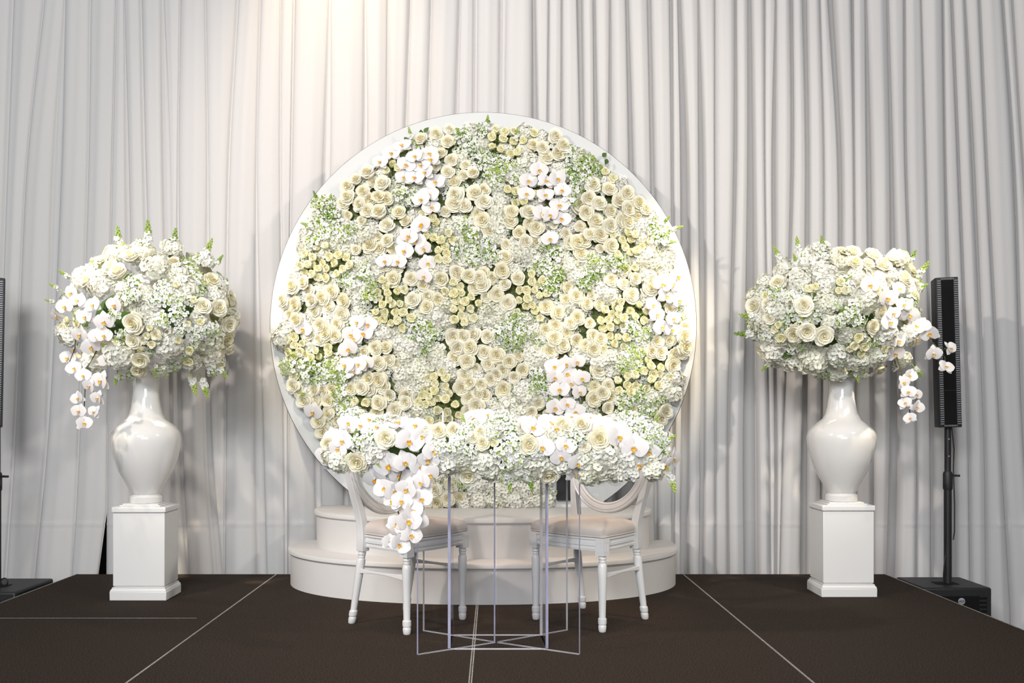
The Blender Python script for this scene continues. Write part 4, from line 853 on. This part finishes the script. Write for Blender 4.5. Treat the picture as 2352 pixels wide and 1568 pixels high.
# ------------------------------------------------------------------ loudspeakers
def speaker_set(side):
    lab = {1: ('far right of the stage', 'right'), -1: ('at the left picture edge', 'left')}[side]
    if side > 0: sx0, sx1, y0, y1 = 2.385, 2.768, 5.19, 5.545
    else: sx0, sx1, y0, y1 = -2.985, -2.595, 5.06, 5.50
    scx, scy = (sx0+sx1)/2, (y0+y1)/2
    sw = empty('subwoofer', (scx, scy, FZ), 'black boxy subwoofer on the floor %s' % ('beyond the right stage edge, with a round badge' if side > 0 else 'beyond the left stage edge, with a ring on top'), 'subwoofer', 'subwoofers beside the stage')
    hx, hy = (sx1-sx0)/2, (y1-y0)/2; top = -FZ-0.003
    hole = 0.085
    m = MB(); m.box((-hx, -hy, 0.012), (hx, hy, top-0.004)); m.build('cabinet', M['spk'], sw, bevel=0.012, seg=3)
    MB().box((-hx+0.03, -hy-0.006, 0.05), (hx-0.03, -hy+0.004, top-0.05)).build('grille', M['grille'], sw, bevel=0.003)
    m = MB()
    for i in range(14): m.box((hx-0.075, -hy-0.010, 0.08+i*0.024), (hx-0.035, -hy-0.004, 0.090+i*0.024))
    m.build('grille_ribs', M['spk'], sw)
    MB().box((-0.062, -0.075, top-0.0045), (0.062, 0.005, top-0.0015)).build('pole_recess', M['grille'], sw)
    if side > 0:
        b = MB().lathe([(0.019, 0), (0.019, 0.003), (0.0165, 0.0035)], 28).build('badge', M['badge'], sw, smooth=False)
        b.location = (0.019, -hy-0.006, top-0.078); b.rotation_euler = (PI/2, 0, 0)
        cu = bpy.data.curves.new('badge_lettering', 'FONT'); cu.body = 'RCF'; cu.size = 0.0155; cu.align_x = 'CENTER'; cu.align_y = 'CENTER'; cu.extrude = 0.0006; cu.materials.append(M['grille'])
        tmp = bpy.data.objects.new('tmp', cu); C.objects.link(tmp); me = bpy.data.meshes.new_from_object(tmp.evaluated_get(bpy.context.evaluated_depsgraph_get()))
        bpy.data.objects.remove(tmp); bpy.data.curves.remove(cu)
        t = bpy.data.objects.new('badge_lettering', me); C.objects.link(t); t.parent = b; t.location = (0, 0, 0.004)
    else:
        m = MB(); m.tube([(0.02*math.cos(a), 0, 0.02*math.sin(a)+0.02) for a in [2*PI*i/16 for i in range(16)]], 0.004, 6, 0, True)
        o = m.build('lifting_ring', M['spk'], sw, smooth=True); o.location = (scx*0+hx-0.055-0.13+0.02, -0.02, top-0.003)
    # pole
    px_ = 2.590 if side > 0 else -2.790; py_ = 5.33 if side > 0 else 5.24; pz = -0.0045
    ztop = H-(981-CY)*py_/F
    pole = empty('speaker_pole', (px_, py_, pz), 'slim black pole standing on the subwoofer %s' % lab[0], 'speaker stand', 'speaker poles')
    zh = ztop-pz
    if side < 0: zh = ztop-pz
    MB().lathe([(0.021, 0), (0.021, zh*0.62)], 18).build('lower_tube', M['spk'], pole, smooth=False)
    MB().lathe([(0.0175, zh*0.62), (0.0175, zh)], 18).build('upper_tube', M['spk'], pole, smooth=False)
    MB().lathe([(0.024, zh*0.60), (0.026, zh*0.61), (0.026, zh*0.70), (0.022, zh*0.715)], 18).build('collar', M['spk'], pole)
    m = MB().tube([(0.02, 0, zh*0.69), (0.058, -0.005, zh*0.69)], 0.0065, 8); m.lathe([(0.011, 0), (0.013, 0.006), (0.011, 0.012)], 10, 0, (0.055, -0.005, zh*0.683))
    m.build('clamp_knob', M['spk'], pole)
    if side > 0:
        m = MB()
        for z in (zh*0.80, zh*0.92): m.lathe([(0.004, 0), (0.004, 0.002)], 8, 0, (0, 0, 0))
        for k, z in enumerate((zh*0.815, zh*0.925)):
            o = MB().lathe([(0.0042, 0), (0.0042, 0.002)], 10).build('pin_hole', M['badge'], pole); o.location = (-0.002, -0.0172, z); o.rotation_euler = (PI/2, 0, 0)
        MB().tube([(0.012, -0.022, zh), (0.03, -0.012, zh*0.86), (0.026, -0.012, zh*0.74), (0.030, -0.018, zh*0.5), (0.028, -0.02, zh*0.33), (0.020, -0.024, zh*0.28)], 0.0035, 6).build('cable', M['spk'], pole, smooth=True)
        MB().tube([(-0.018, -0.012, zh*0.18), (-0.03, -0.02, zh*0.12), (-0.036, -0.024, zh*0.05), (-0.034, -0.022, 0.002)], 0.0035, 6).build('cable', M['spk'], pole, smooth=True)
    else:
        MB().tube([(0.005+0.026*math.cos(a)*0.9, -0.02, zh*0.72-0.062+0.046*math.sin(a)) for a in [2*PI*i/20 for i in range(20)]], 0.004, 6, 0, True).build('cable', M['spk'], pole, smooth=True)
    # column
    hgt = 341*py_/F; wd = 0.125; dp = 0.15
    sp = empty('column_speaker', (px_ if side > 0 else px_-0.035, py_, ztop+0.0005), 'tall narrow black column loudspeaker on the pole %s' % lab[0], 'speaker', 'column loudspeakers', rz=0)
    sp.rotation_euler = (0, math.radians(-1.4 if side > 0 else 1.0), math.radians(-11 if side > 0 else 22))
    hw = wd/2
    m = MB(); out = [(-hw*0.80, dp*0.55), (hw*0.80, dp*0.55), (hw, -dp*0.30), (hw*0.92, -dp*0.42), (-hw*0.92, -dp*0.42), (-hw, -dp*0.30)]
    m.grid([[(x*q, y*q, z) for x, y in out] for q, z in ((0.97, 0), (1, 0.004), (1, hgt-0.004), (0.97, hgt))], 0, True)
    n_ = len(out); m.f.append(tuple(reversed(range(n_)))); m.m.append(0); m.f.append(tuple(range(3*n_, 4*n_))); m.m.append(0)
    m.build('housing', M['spk'], sp)
    yf = -dp*0.42
    MB().box((-hw*0.50, yf-0.004, 0.016), (hw*0.50, yf+0.002, hgt*0.245)).build('lower_grille', M['grille'], sp)
    MB().box((-hw*0.50, yf-0.006, hgt*0.25), (hw*0.50, yf+0.002, hgt-0.016)).build('grille', M['grille'], sp)
    m = MB(); n_ = 66
    for i in range(n_):
        z = 0.02+(hgt-0.04)*i/(n_-1)
        for a, b in ((-hw*0.86, -hw*0.55), (hw*0.55, hw*0.86)):
            m.box((a, yf-0.005, z-0.0024), (b, yf+0.002, z+0.0024))
    for i in range(9):
        x = -hw*0.5+hw*i/8
        m.box((x-0.002, yf-0.005, hgt-0.014), (x+0.002, yf+0.002, hgt-0.006)); m.box((x-0.002, yf-0.005, 0.006), (x+0.002, yf+0.002, 0.014))
    m.build('vent_fins', M['fin'], sp)['kind'] = 'stuff'
speaker_set(1); speaker_set(-1)

# fallen bits
o = MB().tube([P(1112, 1175, 5.38)*1, P(1122, 1174, 5.38), P(1132, 1173, 5.40)], 0.003, 6).build('fallen_stem', M['stem_dark'], None, smooth=True)
for v in o.data.vertices: v.co.z = 0.4195+(v.co.z-0.4195)*0.05
tag(o, 'small brown twig lying on the upper step below the disc', 'twig')
